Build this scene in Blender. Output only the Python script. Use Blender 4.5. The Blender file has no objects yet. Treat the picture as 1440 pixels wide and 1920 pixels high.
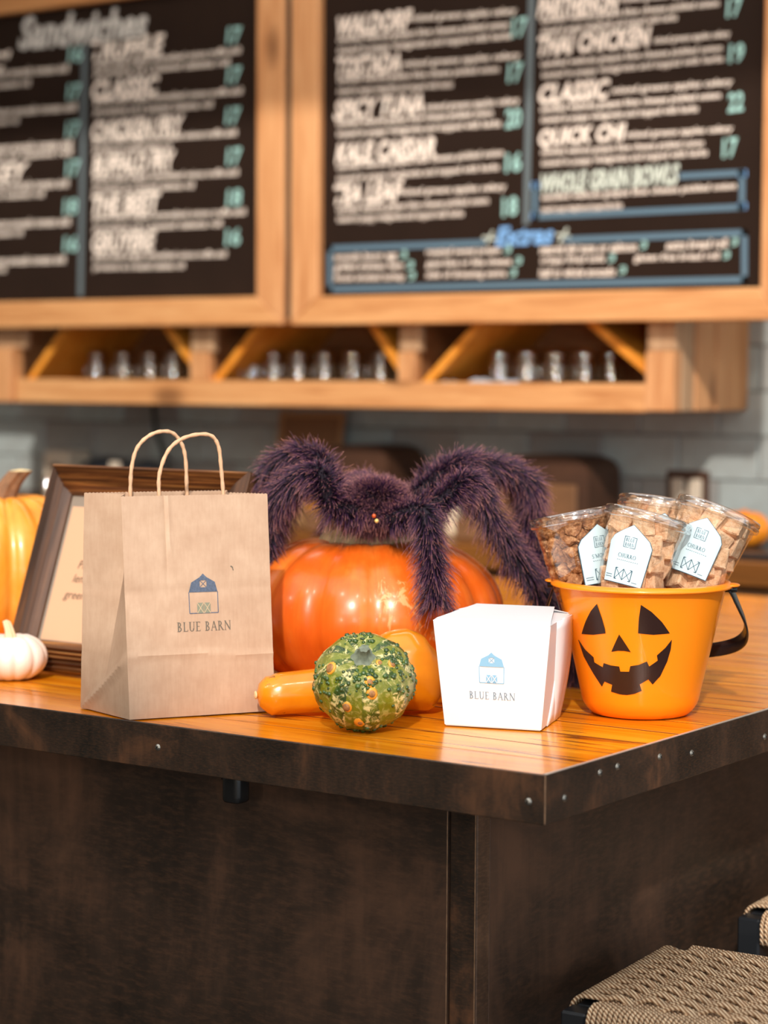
import bpy, bmesh, math, random
from mathutils import Vector, Matrix, Euler

random.seed(7)
scene = bpy.context.scene
COL = scene.collection
PI = math.pi

# ------------------------------------------------------------------ camera, sky, sun, exposure
cam_data = bpy.data.cameras.new('camera')
cam = bpy.data.objects.new('camera', cam_data)
COL.objects.link(cam)
cam.matrix_world = Matrix(((0.8183, -0.0417, 0.5733, 1.213), (0.5747, 0.0491, -0.8169, -2.052),
                           (0.0061, 0.9979, 0.0641, 1.504), (0, 0, 0, 1)))
cam_data.sensor_fit = 'VERTICAL'
cam_data.sensor_height = 36.0
cam_data.lens = 36.0 * 3946.28 / 1920.0
cam_data.clip_start = 0.05
cam_data.dof.use_dof = True
cam_data.dof.focus_distance = 2.74
cam_data.dof.aperture_fstop = 3.0
scene.camera = cam

world = bpy.data.worlds.new('World')
scene.world = world
world.use_nodes = True
bgn = world.node_tree.nodes['Background']
bgn.inputs[0].default_value = (0.86, 0.93, 1.0, 1)
bgn.inputs[1].default_value = 1.3

SUN_DIR = Vector((-0.577, 1.0, -0.75)).normalized()
sun_data = bpy.data.lights.new('sun', 'SUN')
sun_data.energy = 3.3
sun_data.angle = math.radians(1.6)
sun_data.color = (1.0, 0.91, 0.82)
sun = bpy.data.objects.new('sun', sun_data)
COL.objects.link(sun)
sun.rotation_mode = 'QUATERNION'
sun.rotation_quaternion = SUN_DIR.to_track_quat('-Z', 'Y')
sun.location = (3, -5, 6)


def lamp(name, kind, loc, energy, size, color, aim=None):
    d = bpy.data.lights.new(name, kind); d.energy = energy; d.color = color
    if kind == 'AREA': d.shape = 'RECTANGLE'; d.size, d.size_y = size
    else: d.shadow_soft_size = size
    o = bpy.data.objects.new(name, d); COL.objects.link(o); o.location = loc
    if aim is not None:
        o.rotation_mode = 'QUATERNION'; o.rotation_quaternion = (Vector(aim) - Vector(loc)).to_track_quat('-Z', 'Y')
    return o


# unseen fill panels added to lift the ambient light, and small pendant bulbs
lamp('fill_panel', 'AREA', (1.6, -4.6, 3.3), 60, (3.0, 1.4), (1.0, .96, .90), (-.4, .6, .9))
lamp('fill_panel', 'AREA', (-1.2, 1.75, 3.33), 30, (3.0, .5), (1.0, .93, .84), (-1.4, 2.9, 1.2))
lamp('jar_glint_light', 'POINT', (3.4, -4.6, 1.60), 120, .10, (.86, .95, 1.0))  # unseen point lights added for glints on the shelf jars
lamp('jar_glint_light', 'POINT', (.6, -5.4, 1.60), 80, .10, (1.0, .86, .74))
for px, py in ((-1.9, -1.3), (-1.2, -1.0), (-.5, -.7), (.3, -.45), (1.0, -.2)):
    lamp('pendant_bulb', 'POINT', (px, py, 2.5), 11, .03, (1.0, .92, .80))

vs = scene.view_settings
vs.view_transform = 'Standard'
vs.look = 'None'
vs.exposure = 0.0
vs.gamma = 1.0
vs.use_curve_mapping = False
scene.cycles.max_bounces = 8
scene.cycles.transparent_max_bounces = 16
scene.cycles.caustics_reflective = False
scene.cycles.caustics_refractive = False

# ------------------------------------------------------------------ helpers: objects
MW = {}                                             # world matrix of every empty we make


def tag(o, label=None, cat=None, group=None, kind=None):
    if label: o['label'] = label
    if cat: o['category'] = cat
    if group: o['group'] = group
    if kind: o['kind'] = kind
    return o


def thing(name, label, cat, loc=(0, 0, 0), rot=(0, 0, 0), group=None, matrix=None):
    o = bpy.data.objects.new(name, None)
    COL.objects.link(o)
    o.empty_display_size = 0.05
    m = matrix if matrix is not None else Matrix.Translation(Vector(loc)) @ Euler(rot).to_matrix().to_4x4()
    o.matrix_world = m
    MW[o.name] = m.copy()
    return tag(o, label, cat, group)


def structure(name, kind='structure'):
    o = bpy.data.objects.new(name, None)
    COL.objects.link(o)
    o['kind'] = kind
    MW[o.name] = Matrix.Identity(4)
    return o


def obj(name, bm, mat, parent=None, world=False, smooth=False, label=None, kind=None):
    """link a bmesh as ONE mesh object; world=True: the geometry is given in world coordinates"""
    me = bpy.data.meshes.new(name)
    bm.normal_update()
    bm.to_mesh(me)
    bm.free()
    if mat is not None:
        for m in (mat if isinstance(mat, (list, tuple)) else [mat]):
            me.materials.append(m)
    if smooth:
        for p in me.polygons:
            p.use_smooth = True
    o = bpy.data.objects.new(name, me)
    COL.objects.link(o)
    if parent is not None:
        o.parent = parent
        if world:
            inv = root_matrix(parent).inverted()
            me.transform(inv)
    if label: o['label'] = label
    if kind: o['kind'] = kind
    return o


def root_matrix(o):
    if o.name in MW:
        return MW[o.name]
    if o.parent is not None:
        return root_matrix(o.parent) @ o.matrix_basis
    return o.matrix_basis.copy()


def link_copy(o, parent=None, loc=None):
    c = o.copy()
    COL.objects.link(c)
    if parent is not None:
        c.parent = parent
    if loc is not None:
        c.location = loc
    return c


def dup(root, matrix, label=None, group=None):
    r = root.copy()
    COL.objects.link(r)
    r.matrix_world = matrix
    MW[r.name] = matrix.copy()
    if label: r['label'] = label
    if group: r['group'] = group
    for ch in list(root.children):
        c = ch.copy(); COL.objects.link(c); c.parent = r
        for g in list(ch.children):
            d = g.copy(); COL.objects.link(d); d.parent = c
    return r


# ------------------------------------------------------------------ helpers: shapes
def BM():
    return bmesh.new()


def box(bm, lo, hi, bevel=0.0, m=None, seg=1):
    lo = Vector(lo); hi = Vector(hi)
    r = bmesh.ops.create_cube(bm, size=1.0)
    vs_ = r['verts']
    c = (lo + hi) / 2; s = hi - lo
    for v in vs_:
        v.co = Vector((v.co.x * s.x + c.x, v.co.y * s.y + c.y, v.co.z * s.z + c.z))
    if bevel > 0:
        es = list({e for v in vs_ for e in v.link_edges})
        rr = bmesh.ops.bevel(bm, geom=es, offset=bevel, segments=seg, affect='EDGES', profile=0.7)
        vs_ = list({v for f in rr['faces'] for v in f.verts} | {v for v in vs_ if v.is_valid})
    if m is not None:
        for v in vs_:
            v.co = m @ v.co
    return bm


def tube(bm, pts, rad, n=8, caps=True, flat=None):
    """round tube along pts; rad a number or a list; flat: list of (width, height) factors"""
    P = [Vector(p) for p in pts]
    N = len(P)
    R = rad if isinstance(rad, (list, tuple)) else [rad] * N
    t0 = (P[1] - P[0]).normalized()
    up = Vector((0, 0, 1)) if abs(t0.z) < 0.9 else Vector((1, 0, 0))
    a = t0.cross(up).normalized()
    rings = []
    for i in range(N):
        t = (P[min(i + 1, N - 1)] - P[max(i - 1, 0)])
        t = t.normalized() if t.length > 1e-9 else t0
        a = (a - t * a.dot(t)).normalized()
        b = t.cross(a)
        fw, fh = flat if flat else (1, 1)
        rings.append([bm.verts.new(P[i] + (a * math.cos(2 * PI * k / n) * fw + b * math.sin(2 * PI * k / n) * fh) * R[i]) for k in range(n)])
    for i in range(N - 1):
        for k in range(n):
            bm.faces.new((rings[i][k], rings[i][(k + 1) % n], rings[i + 1][(k + 1) % n], rings[i + 1][k]))
    if caps:
        bm.faces.new(list(reversed(rings[0])))
        bm.faces.new(rings[-1])
    return bm


def smooth_path(pts, k=6):
    """Catmull-Rom through pts"""
    P = [Vector(p) for p in pts]
    out = []
    for i in range(len(P) - 1):
        p0 = P[max(i - 1, 0)]; p1 = P[i]; p2 = P[i + 1]; p3 = P[min(i + 2, len(P) - 1)]
        for j in range(k):
            t = j / k
            out.append(0.5 * ((2 * p1) + (p2 - p0) * t + (2 * p0 - 5 * p1 + 4 * p2 - p3) * t * t + (3 * p1 - p0 - 3 * p2 + p3) * t ** 3))
    out.append(P[-1])
    return out


def lathe(bm, prof, n=32, rfun=None, close=False):
    """prof: list of (r, z); rfun(theta, i) multiplies r"""
    rings = []
    for i, (r, z) in enumerate(prof):
        if r < 1e-6:
            rings.append([bm.verts.new((0, 0, z))])
        else:
            ring = []
            for k in range(n):
                th = 2 * PI * k / n
                q = r * (rfun(th, i) if rfun else 1)
                ring.append(bm.verts.new((q * math.cos(th), q * math.sin(th), z)))
            rings.append(ring)
    for i in range(len(rings) - 1):
        A, B = rings[i], rings[i + 1]
        for k in range(n):
            k2 = (k + 1) % n
            if len(A) == 1 and len(B) == 1:
                continue
            if len(A) == 1:
                bm.faces.new((A[0], B[k2], B[k]))
            elif len(B) == 1:
                bm.faces.new((A[k], A[k2], B[0]))
            else:
                bm.faces.new((A[k], A[k2], B[k2], B[k]))
    bmesh.ops.recalc_face_normals(bm, faces=bm.faces[:])
    return bm


def xf(bm, m):
    bmesh.ops.transform(bm, matrix=m, verts=bm.verts[:])
    return bm


def blob(bm, c, r, sx=1, sy=1, sz=1, sub=2, rot=None):
    m = Matrix.Translation(Vector(c)) @ (rot if rot is not None else Matrix.Identity(4)) @ Matrix.Diagonal((sx, sy, sz, 1))
    bmesh.ops.create_icosphere(bm, subdivisions=sub, radius=r, matrix=m)
    return bm


def sheet(poly, maxlen, fn, thick=0.0):
    """flat polygon (u, v) cut into small triangles and laid on a surface by fn(u, v, height)"""
    bm = BM()
    f = bm.faces.new([bm.verts.new((u, v, 0)) for u, v in poly])
    bm.normal_update()
    bmesh.ops.triangulate(bm, faces=[f], ngon_method='EAR_CLIP')
    for _ in range(6):
        es = [e for e in bm.edges if e.calc_length() > maxlen]
        if not es: break
        bmesh.ops.subdivide_edges(bm, edges=es, cuts=1)
        bmesh.ops.triangulate(bm, faces=bm.faces[:])
    if thick > 0:
        r = bmesh.ops.extrude_face_region(bm, geom=bm.faces[:])
        for v in [g for g in r['geom'] if isinstance(g, bmesh.types.BMVert)]:
            v.co.z = thick
    for v in bm.verts:
        v.co = Vector(fn(v.co.x, v.co.y, v.co.z))
    bmesh.ops.recalc_face_normals(bm, faces=bm.faces[:])
    return bm


def decal(polys, fn):
    """flat print: list of polygons in (u, v) mapped by fn"""
    bm = BM()
    for p in polys:
        vs_ = [bm.verts.new(Vector(fn(u, v))) for u, v in p]
        bm.faces.new(vs_)
    return bm


def line2(p, q, w):
    p = Vector(p); q = Vector(q); d = (q - p)
    n = Vector((-d.y, d.x)).normalized() * w / 2
    return [tuple(p - n), tuple(q - n), tuple(q + n), tuple(p + n)]


# ------------------------------------------------------------------ helpers: serif letters, barn mark
def arc2(cx, cy, rx, ry, a0, a1, thick, thin, n=10):
    out = []
    for i in range(n):
        A = math.radians(a0 + (a1 - a0) * i / n); B = math.radians(a0 + (a1 - a0) * (i + 1) / n)
        wa = thin + (thick - thin) * abs(math.cos(A)); wb = thin + (thick - thin) * abs(math.cos(B))
        out.append([(cx + rx * math.cos(A), cy + ry * math.sin(A)), (cx + rx * math.cos(B), cy + ry * math.sin(B)),
                    (cx + (rx - wb) * math.cos(B), cy + (ry - wb) * math.sin(B)), (cx + (rx - wa) * math.cos(A), cy + (ry - wa) * math.sin(A))])
    return out


TK, TN, SF = 0.13, 0.05, 0.09


def stem(x, w=TK, y0=0.0, y1=1.0, s0=True, s1=True):
    o = [[(x, y0), (x + w, y0), (x + w, y1), (x, y1)]]
    if s0: o.append([(x - SF, y0), (x + w + SF, y0), (x + w + SF, y0 + .035), (x - SF, y0 + .035)])
    if s1: o.append([(x - SF, y1 - .035), (x + w + SF, y1 - .035), (x + w + SF, y1), (x - SF, y1)])
    return o


def glyph(c):
    if c == 'B': return stem(.1) + arc2(.22, .75, .28, .25, -90, 90, TK, TN) + arc2(.22, .26, .34, .27, -90, 90, TK, TN), .68
    if c == 'L': return stem(.1) + [[(.2, 0), (.58, 0), (.58, .05), (.2, .05)], [(.54, 0), (.6, 0), (.62, .2), (.58, .2)]], .66
    if c == 'U': return stem(.1, TK, .3, 1, False) + stem(.6, TN + .02, .3, 1, False) + arc2(.385, .32, .285, .33, 180, 360, TK, TN), .8
    if c == 'E': return stem(.1) + [[(.2, 0), (.56, 0), (.56, .05), (.2, .05)], [(.2, .48), (.48, .48), (.48, .53), (.2, .53)], [(.2, .95), (.54, .95), (.54, 1), (.2, 1)], [(.53, 0), (.57, 0), (.6, .17), (.56, .17)], [(.5, .83), (.54, .83), (.56, 1), (.52, 1)]], .66
    if c == 'A': return [line2((.08, 0), (.38, 1), TN + .02), line2((.68, 0), (.37, 1), TK), line2((.2, .36), (.56, .36), TN), [(-.02, 0), (.2, 0), (.2, .035), (-.02, .035)], [(.54, 0), (.8, 0), (.8, .035), (.54, .035)]], .8
    if c == 'R': return stem(.1) + arc2(.22, .74, .3, .26, -90, 90, TK, TN) + [line2((.32, .5), (.66, .02), TK), [(.58, 0), (.8, 0), (.8, .035), (.58, .035)]], .78
    if c == 'N': return stem(.1, TN + .02) + stem(.7, TN + .02, 0, 1, False) + [line2((.12, .97), (.74, .03), TK)], .88
    if c == 'C': return arc2(.45, .5, .4, .52, 45, 315, TK, TN, 16) + [[(.7, .7), (.74, .7), (.74, .95), (.7, .95)]], .84
    if c == 'H': return stem(.1) + stem(.6) + [[(.2, .48), (.62, .48), (.62, .53), (.2, .53)]], .86
    if c == 'O': return arc2(.47, .5, .43, .52, 0, 360, TK, TN, 20), .94
    if c == 'S': return arc2(.32, .74, .23, .27, 30, 270, TK * .8, TN, 10) + arc2(.32, .25, .25, .27, 90, -150, TK * .8, TN, 10), .64
    if c == 'M': return stem(.1, TN + .02) + stem(.84, TK) + [line2((.13, .98), (.5, .05), TK), line2((.5, .05), (.87, .98), TN + .01)], 1.1
    if c == "'": return [[(.08, .75), (.14, .75), (.17, 1), (.06, 1)]], .24
    return [], .38


def word(text, x, y, h, width=None, center=False):
    polys = []; cur = 0.0
    for c in text:
        g, adv = glyph(c)
        for p in g: polys.append([(u + cur, v) for u, v in p])
        cur += adv + .06
    s = (width / cur) if width else h
    off = -cur * s / 2 if center else 0
    return [[(x + off + u * s, y + v * h) for u, v in p] for p in polys]


def barn(x, y, w, h, lw):
    """gambrel barn mark: filled roof with a loft window, outlined walls, cross-braced doors"""
    W = w / 2; e = h * .53
    roof_full = [(-W, e), (W, e), (W * .82, h * .78), (0, h), (-W * .82, h * .78)]
    s = h * .09; cy = h * .74
    # roof as four pieces round the window
    roof = [[(-W, e), (-s, e), (-s, h * .91), (-W * .82, h * .78)], [(s, e), (W, e), (W * .82, h * .78), (s, h * .91)],
            [(-s, e), (s, e), (s, cy - s), (-s, cy - s)], [(-s, cy + s), (s, cy + s), (s, h * .91), (0, h), (-s, h * .91)]]
    L = [line2((-W, 0), (-W, e), lw), line2((W, 0), (W, e), lw), line2((-W, 0), (W, 0), lw),
         line2((-s, cy - s), (s, cy + s), lw * .7), line2((-s, cy + s), (s, cy - s), lw * .7)]
    dw = W * .46; dh = h * .26
    doors = [[(-dw, 0), (-lw * .4, 0), (-lw * .4, dh), (-dw, dh)], [(lw * .4, 0), (dw, 0), (dw, dh), (lw * .4, dh)]]
    cross = [line2((-dw, 0), (-lw * .4, dh), lw * .8), line2((-dw, dh), (-lw * .4, 0), lw * .8), line2((dw, 0), (lw * .4, dh), lw * .8), line2((dw, dh), (lw * .4, 0), lw * .8)]
    mv = lambda ps: [[(x + u, y + v) for u, v in p] for p in ps]
    return mv(roof + L), mv(doors), mv(cross)


# ------------------------------------------------------------------ helpers: materials
def lin(r, g, b):
    f = lambda c: (c / 255 / 12.92) if c <= 10 else ((c / 255 + .055) / 1.055) ** 2.4
    return (f(r), f(g), f(b), 1)


class NT:
    def __init__(s, name):
        s.m = bpy.data.materials.new(name); s.m.use_nodes = True
        s.t = s.m.node_tree; s.N = s.t.nodes; s.L = s.t.links
        s.b = s.N['Principled BSDF']

    def n(s, typ, **kw):
        x = s.N.new(typ)
        for k, v in kw.items(): setattr(x, k, v)
        return x

    def l(s, a, b): s.L.new(a, b)

    def coords(s, scale=(1, 1, 1), kind='Object', rnd=0.0):
        tc = s.n('ShaderNodeTexCoord'); mp = s.n('ShaderNodeMapping')
        mp.inputs['Scale'].default_value = scale
        s.l(tc.outputs[kind], mp.inputs[0])
        if rnd:
            oi = s.n('ShaderNodeObjectInfo'); mu = s.n('ShaderNodeMath', operation='MULTIPLY'); mu.inputs[1].default_value = rnd
            s.l(oi.outputs['Random'], mu.inputs[0]); s.l(mu.outputs[0], mp.inputs['Location'])
        return mp.outputs[0]

    def noise(s, vec, scale, detail=3, rough=.55, dist=0):
        x = s.n('ShaderNodeTexNoise'); x.inputs['Scale'].default_value = scale; x.inputs['Detail'].default_value = detail
        x.inputs['Roughness'].default_value = rough; x.inputs['Distortion'].default_value = dist
        s.l(vec, x.inputs['Vector']); return x.outputs['Fac']

    def ramp(s, fac, stops):
        x = s.n('ShaderNodeValToRGB'); e = x.color_ramp.elements
        while len(e) < len(stops): e.new(.5)
        for i, (p, c) in enumerate(stops):
            e[i].position = p; e[i].color = c if len(c) == 4 else (*c, 1)
        s.l(fac, x.inputs[0]); return x.outputs[0]

    def mix(s, fac, a, b, mode='MIX'):
        x = s.n('ShaderNodeMix', data_type='RGBA', blend_type=mode)
        for sock, v in ((x.inputs[0], fac), (x.inputs[6], a), (x.inputs[7], b)):
            if hasattr(v, 'links'): s.l(v, sock)
            else: sock.default_value = v
        return x.outputs[2]

    def bump(s, h, strength=.3, dist=.002):
        x = s.n('ShaderNodeBump'); x.inputs['Strength'].default_value = strength; x.inputs['Distance'].default_value = dist
        s.l(h, x.inputs['Height']); s.l(x.outputs[0], s.b.inputs['Normal']); return x

    def set(s, **kw):
        for k, v in kw.items():
            i = s.b.inputs[k.replace('_', ' ')]
            if hasattr(v, 'links'): s.l(v, i)
            else: i.default_value = v
        return s.m


def plain(name, c, rough=.6, metal=0.0, spec=.5, var=0.0, scale=40, bump=0.0, coat=0.0, sheen=0.0):
    t = NT(name)
    if var > 0 or bump > 0:
        v = t.coords(); f = t.noise(v, scale, 4)
        d = tuple(max(0, x * (1 - var)) for x in c[:3]) + (1,); u = tuple(min(1, x * (1 + var)) for x in c[:3]) + (1,)
        t.set(Base_Color=t.ramp(f, [(.3, d), (.7, u)]))
        if bump > 0: t.bump(f, bump, .001)
    else:
        t.set(Base_Color=c)
    t.set(Roughness=rough, Metallic=metal)
    t.b.inputs['Specular IOR Level'].default_value = spec
    t.b.inputs['Coat Weight'].default_value = coat
    return t.m


def wood(name, dark, mid, light, axis=0, stretch=14, scale=9, rough=.55, knots=.0, rnd=37.0, bump=.25, coat=0.0, darkgrain=None, spec=.5):
    t = NT(name)
    sc = [1.0, 1.0, 1.0]
    for i in range(3):
        if i != axis: sc[i] = stretch
    v = t.coords(tuple(sc), rnd=rnd)
    f1 = t.noise(v, scale * .35, 6, .6, .8)
    f2 = t.noise(v, scale * 1.6, 5, .65, .3)
    c = t.ramp(f1, [(.28, dark), (.5, mid), (.74, light)])
    c = t.mix(t.ramp(f2, [(.35, (.35, .35, .35, 1)), (.6, (1, 1, 1, 1))]), t.mix(.35, c, dark), c)
    if darkgrain:
        v3 = t.coords(tuple(x if x == 1 else x * .55 for x in sc), rnd=rnd * 1.7)
        f3 = t.noise(v3, scale * .7, 3, .5, 1.2)
        c = t.mix(t.ramp(f3, [(.60, (0, 0, 0, 1)), (.70, (1, 1, 1, 1))]), c, darkgrain)
    if knots > 0:
        v2 = t.coords(tuple(1.0 if i == axis else 2.2 for i in range(3)), rnd=rnd)
        vo = t.n('ShaderNodeTexVoronoi'); vo.inputs['Scale'].default_value = knots
        t.l(v2, vo.inputs['Vector'])
        c = t.mix(t.ramp(vo.outputs['Distance'], [(.06, (.85, .85, .85, 1)), (.17, (0, 0, 0, 1))]), c, tuple(x * .45 for x in dark[:3]) + (1,))
    t.set(Base_Color=c, Roughness=rough)
    t.b.inputs['Specular IOR Level'].default_value = spec
    t.b.inputs['Coat Weight'].default_value = coat
    t.b.inputs['Coat Roughness'].default_value = .06
    t.bump(f2, bump, .0015)
    return t.m


def clear_plastic(name, tint=(1, 1, 1, 1), base=.05, edge=.55, rough=.04):
    """thin clear wall: mostly see-through, glossier at grazing angles"""
    t = NT(name)
    tr = t.n('ShaderNodeBsdfTransparent'); tr.inputs[0].default_value = tint
    gl = t.n('ShaderNodeBsdfGlossy'); gl.inputs['Roughness'].default_value = rough
    lw = t.n('ShaderNodeLayerWeight'); lw.inputs[0].default_value = .35
    mr = t.n('ShaderNodeMapRange'); mr.inputs['To Min'].default_value = base; mr.inputs['To Max'].default_value = edge
    t.l(lw.outputs['Facing'], mr.inputs['Value'])
    mx = t.n('ShaderNodeMixShader')
    t.l(mr.outputs[0], mx.inputs[0]); t.l(tr.outputs[0], mx.inputs[1]); t.l(gl.outputs[0], mx.inputs[2])
    t.l(mx.outputs[0], t.N['Material Output'].inputs['Surface'])
    return t.m


M = {}
M['tabletop'] = wood('varnished_plank_wood', lin(200, 106, 12), lin(230, 138, 18), lin(242, 166, 40), 0, 16, 7, .2, 1.3, coat=.12, bump=.04, darkgrain=lin(128, 66, 14), spec=.3)
M['pine'] = wood('pale_pine', lin(174, 114, 64), lin(206, 150, 96), lin(220, 170, 116), 0, 14, 8, .6, 2.2)
M['pine_v'] = wood('pale_pine_upright', lin(174, 114, 66), lin(204, 148, 98), lin(218, 168, 118), 2, 14, 8, .6, 2.2)
M['pine_warm'] = wood('orange_pine', lin(206, 122, 30), lin(230, 150, 48), lin(240, 170, 74), 2, 9, 8, .5, 0)
M['pine_dull'] = wood('shaded_pine', lin(150, 116, 84), lin(182, 146, 110), lin(196, 164, 128), 2, 14, 8, .65, 1.5)  # greyer pine: shade under the menu boards put into the colour
M['crate_back'] = wood('brown_crate_wood', lin(104, 68, 40), lin(150, 100, 60), lin(176, 122, 78), 0, 12, 8, .6, 0)
M['frame_dark'] = wood('dark_stained_wood', lin(22, 12, 5), lin(112, 66, 30), lin(204, 140, 74), 0, 26, 12, .55, 0, bump=.5)
M['frame_dark_v'] = wood('dark_stained_wood_upright', lin(36, 22, 14), lin(74, 46, 28), lin(112, 74, 46), 2, 10, 9, .6, 1.5, bump=.5)
M['board'] = plain('black_chalkboard', lin(36, 24, 17), .85, spec=.15, var=.12, scale=6)
M['cream'] = plain('cream_lettering', (.90, .79, .69, 1), .7)
M['grey'] = plain('grey_white_lettering', (.58, .56, .52, 1), .7)
M['price'] = plain('aqua_lettering', lin(158, 204, 198), .7)
M['mint'] = plain('mint_lettering', lin(206, 216, 204), .7)
M['blue'] = plain('sky_blue_lettering', lin(120, 172, 226), .7)
M['steelblue'] = plain('steel_blue_line', lin(84, 112, 130), .7)
M['slate_line'] = plain('slate_line', lin(92, 104, 108), .7)
M['mortar'] = plain('grey_mortar', lin(104, 94, 86), .85, var=.1)
M['black'] = plain('black_plastic', (.012, .013, .014, 1), .25)
M['black_matt'] = plain('black_painted_metal', (.010, .012, .015, 1), .4)
M['brass'] = plain('worn_screw_steel', (.32, .30, .26, 1), .35, .9)
M['darkslot'] = plain('screw_recess', (.02, .018, .016, 1), .6)
M['white_label'] = plain('pale_label_paper', lin(196, 220, 228), .55)
M['teal_ink'] = plain('dark_teal_ink', lin(40, 78, 96), .6)
M['grey_ink'] = plain('grey_ink', lin(74, 100, 116), .6)
M['box_blue'] = plain('pale_blue_ink', lin(132, 182, 214), .6)
M['box_grey'] = plain('soft_grey_ink', lin(112, 134, 152), .6)
M['bag_navy'] = plain('faded_navy_ink', lin(84, 96, 116), .8, var=.25, scale=400)
M['bag_text'] = plain('faded_black_ink', lin(104, 96, 84), .8, var=.2, scale=400)
M['bag_sage'] = plain('faded_sage_ink', lin(130, 132, 112), .8)
M['bag_line'] = plain('kraft_line', lin(196, 170, 138), .8)
M['clear'] = clear_plastic('clear_cup_plastic', base=.06, edge=.5)
M['lidclear'] = clear_plastic('clear_lid_plastic', base=.20, edge=.9, rough=.12)
M['glass'] = clear_plastic('jar_glass', tint=(.94, .88, .80, 1), base=.20, edge=.36, rough=.03)


def steel(name, c0, c1, c2, rough=.42, metal=.35, scale=6):
    t = NT(name); v = t.coords(); v2 = t.coords((1, 1, 4))
    f = t.noise(v, scale, 6, .65, .6); g = t.noise(v2, scale * 14, 4, .7)
    fv = t.noise(t.coords((7, 7, 1)), scale * 1.3, 5, .6, .5)
    c = t.ramp(f, [(.36, c0), (.52, c1), (.66, c2)])
    c = t.mix(t.ramp(fv, [(.40, (.32, .32, .32, 1)), (.6, (0, 0, 0, 1))]), c, tuple(x * .55 for x in c0[:3]) + (1,))
    c = t.mix(t.ramp(g, [(.45, (0, 0, 0, 1)), (.75, (.5, .5, .5, 1))]), c, c2)
    t.set(Base_Color=c, Metallic=metal, Roughness=t.ramp(f, [(.3, (rough - .1,) * 3), (.7, (rough + .15,) * 3)]))
    t.bump(g, .15, .0008)
    return t.m


M['band'] = steel('blackened_steel', lin(40, 38, 34), lin(64, 50, 40), lin(110, 74, 50), .42, .35, 9)
M['panel'] = steel('rust_brown_steel', lin(38, 33, 28), lin(63, 48, 38), lin(102, 72, 53), .46, .25, 3.2)
M['angle'] = steel('angle_steel', lin(54, 44, 38), lin(98, 74, 58), lin(140, 104, 78), .4, .4, 5)
M['floor'] = plain('brown_concrete', lin(70, 60, 52), .5, var=.15, scale=3)
M['plaster'] = plain('warm_plaster', lin(188, 178, 164), .8, var=.04, scale=4)
M['ceiling'] = plain('white_ceiling', lin(210, 204, 194), .8)


def tile_mat():
    t = NT('grey_glazed_tile'); oi = t.n('ShaderNodeObjectInfo')
    c = t.ramp(oi.outputs['Random'], [(0, lin(140, 138, 134)), (.5, lin(158, 164, 162)), (1, lin(170, 186, 186))])
    v = t.coords(); f = t.noise(v, 18, 3)
    c = t.mix(t.ramp(f, [(.35, (0, 0, 0, 1)), (.7, (.3, .3, .3, 1))]), c, lin(118, 108, 102))
    t.set(Base_Color=c, Roughness=.28)
    t.bump(t.noise(v, 30, 2), .15, .002)
    return t.m


M['tile'] = tile_mat()
# ================================================================== SETTING
fl = BM(); box(fl, (-6, -6, -.1), (5, 3.1, 0))
obj('floor', fl, M['floor'], kind='structure')
wb = BM(); box(wb, (-6, 2.9, 0), (5, 3.1, 3.4))
wall_back = obj('wall_back', wb, M['mortar'], kind='structure')
wl = BM(); box(wl, (-6.2, -6, 0), (-6, 3.1, 3.4))
obj('wall_left', wl, M['plaster'], kind='structure')
wf = BM(); box(wf, (-6, -6.2, 0), (5, -6, 3.4))
obj('wall_front', wf, M['plaster'], kind='structure')
SKX0, SKX1, SKY0, SKY1 = -2.6, 2.5, -3.16, .86           # roof light opening that lets the sun in
ce = BM()
box(ce, (-6.2, -6.2, 3.4), (5, SKY0, 3.5)); box(ce, (-6.2, SKY1, 3.4), (5, 3.1, 3.5))
box(ce, (-6.2, SKY0, 3.4), (SKX0, SKY1, 3.5)); box(ce, (SKX1, SKY0, 3.4), (5, SKY1, 3.5))
obj('ceiling', ce, M['ceiling'], kind='structure')

tb = BM(); box(tb, (-.1128, -.009, -.0564), (.1128, 0, .0564), bevel=.003)
tile0 = obj('tile', tb, M['tile'], wall_back)
first = True
for row in range(8):
    z = 1.126 + .1155 * row + .0577
    ph = -1.545 + (.1142 if row % 2 == 0 else 0)
    k0 = int((-4.3 - ph) / .2285)
    for k in range(k0, 16):
        x = ph + .2285 * k + .1142
        if x > 1.7 or x < -4.2: continue
        if z > 1.5 and x < -1.5: continue
        loc = (x, 2.9 + random.uniform(-.0015, .001), z)
        if first: tile0.location = loc; first = False
        else: link_copy(tile0, wall_back, loc)

# ================================================================== SHELF UNIT UNDER THE MENU BOARDS
shelf = thing('wall_shelf', 'long pale pine crate shelf with slanted braces under the menu boards', 'shelf', (-2.2, 2.7, 1.42))
def spart(name, lo, hi, mat='pine', bev=.003):
    b = BM(); box(b, lo, hi, bev); return obj(name, b, M[mat], shelf, world=True)
spart('front_rail', (-3.328, 2.492, 1.421), (-1.205, 2.52, 1.491))
spart('shelf_board', (-3.40, 2.52, 1.427), (-1.13, 2.89, 1.445), 'crate_back')
spart('back_panel', (-3.40, 2.86, 1.445), (-1.14, 2.885, 1.76), 'crate_back')
spart('top_board', (-3.42, 2.52, 1.74), (-1.127, 2.89, 1.76), 'pine')
spart('post', (-3.42, 2.47, 1.421), (-3.332, 2.53, 1.582), 'pine_v')
spart('post', (-3.42, 2.50, 1.582), (-3.30, 2.53, 1.74), 'pine_dull')
for x0, x1 in ((-2.649, -2.571), (-1.937, -1.872)):
    spart('post', (x0, 2.494, 1.491), (x1 - .012, 2.53, 1.569), 'pine_v')
    spart('post', (x0, 2.50, 1.569), (x1, 2.53, 1.74), 'pine_dull')
    spart('divider', ((x0 + x1) / 2 - .01, 2.53, 1.445), ((x0 + x1) / 2 + .01, 2.86, 1.74), 'crate_back')
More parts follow.
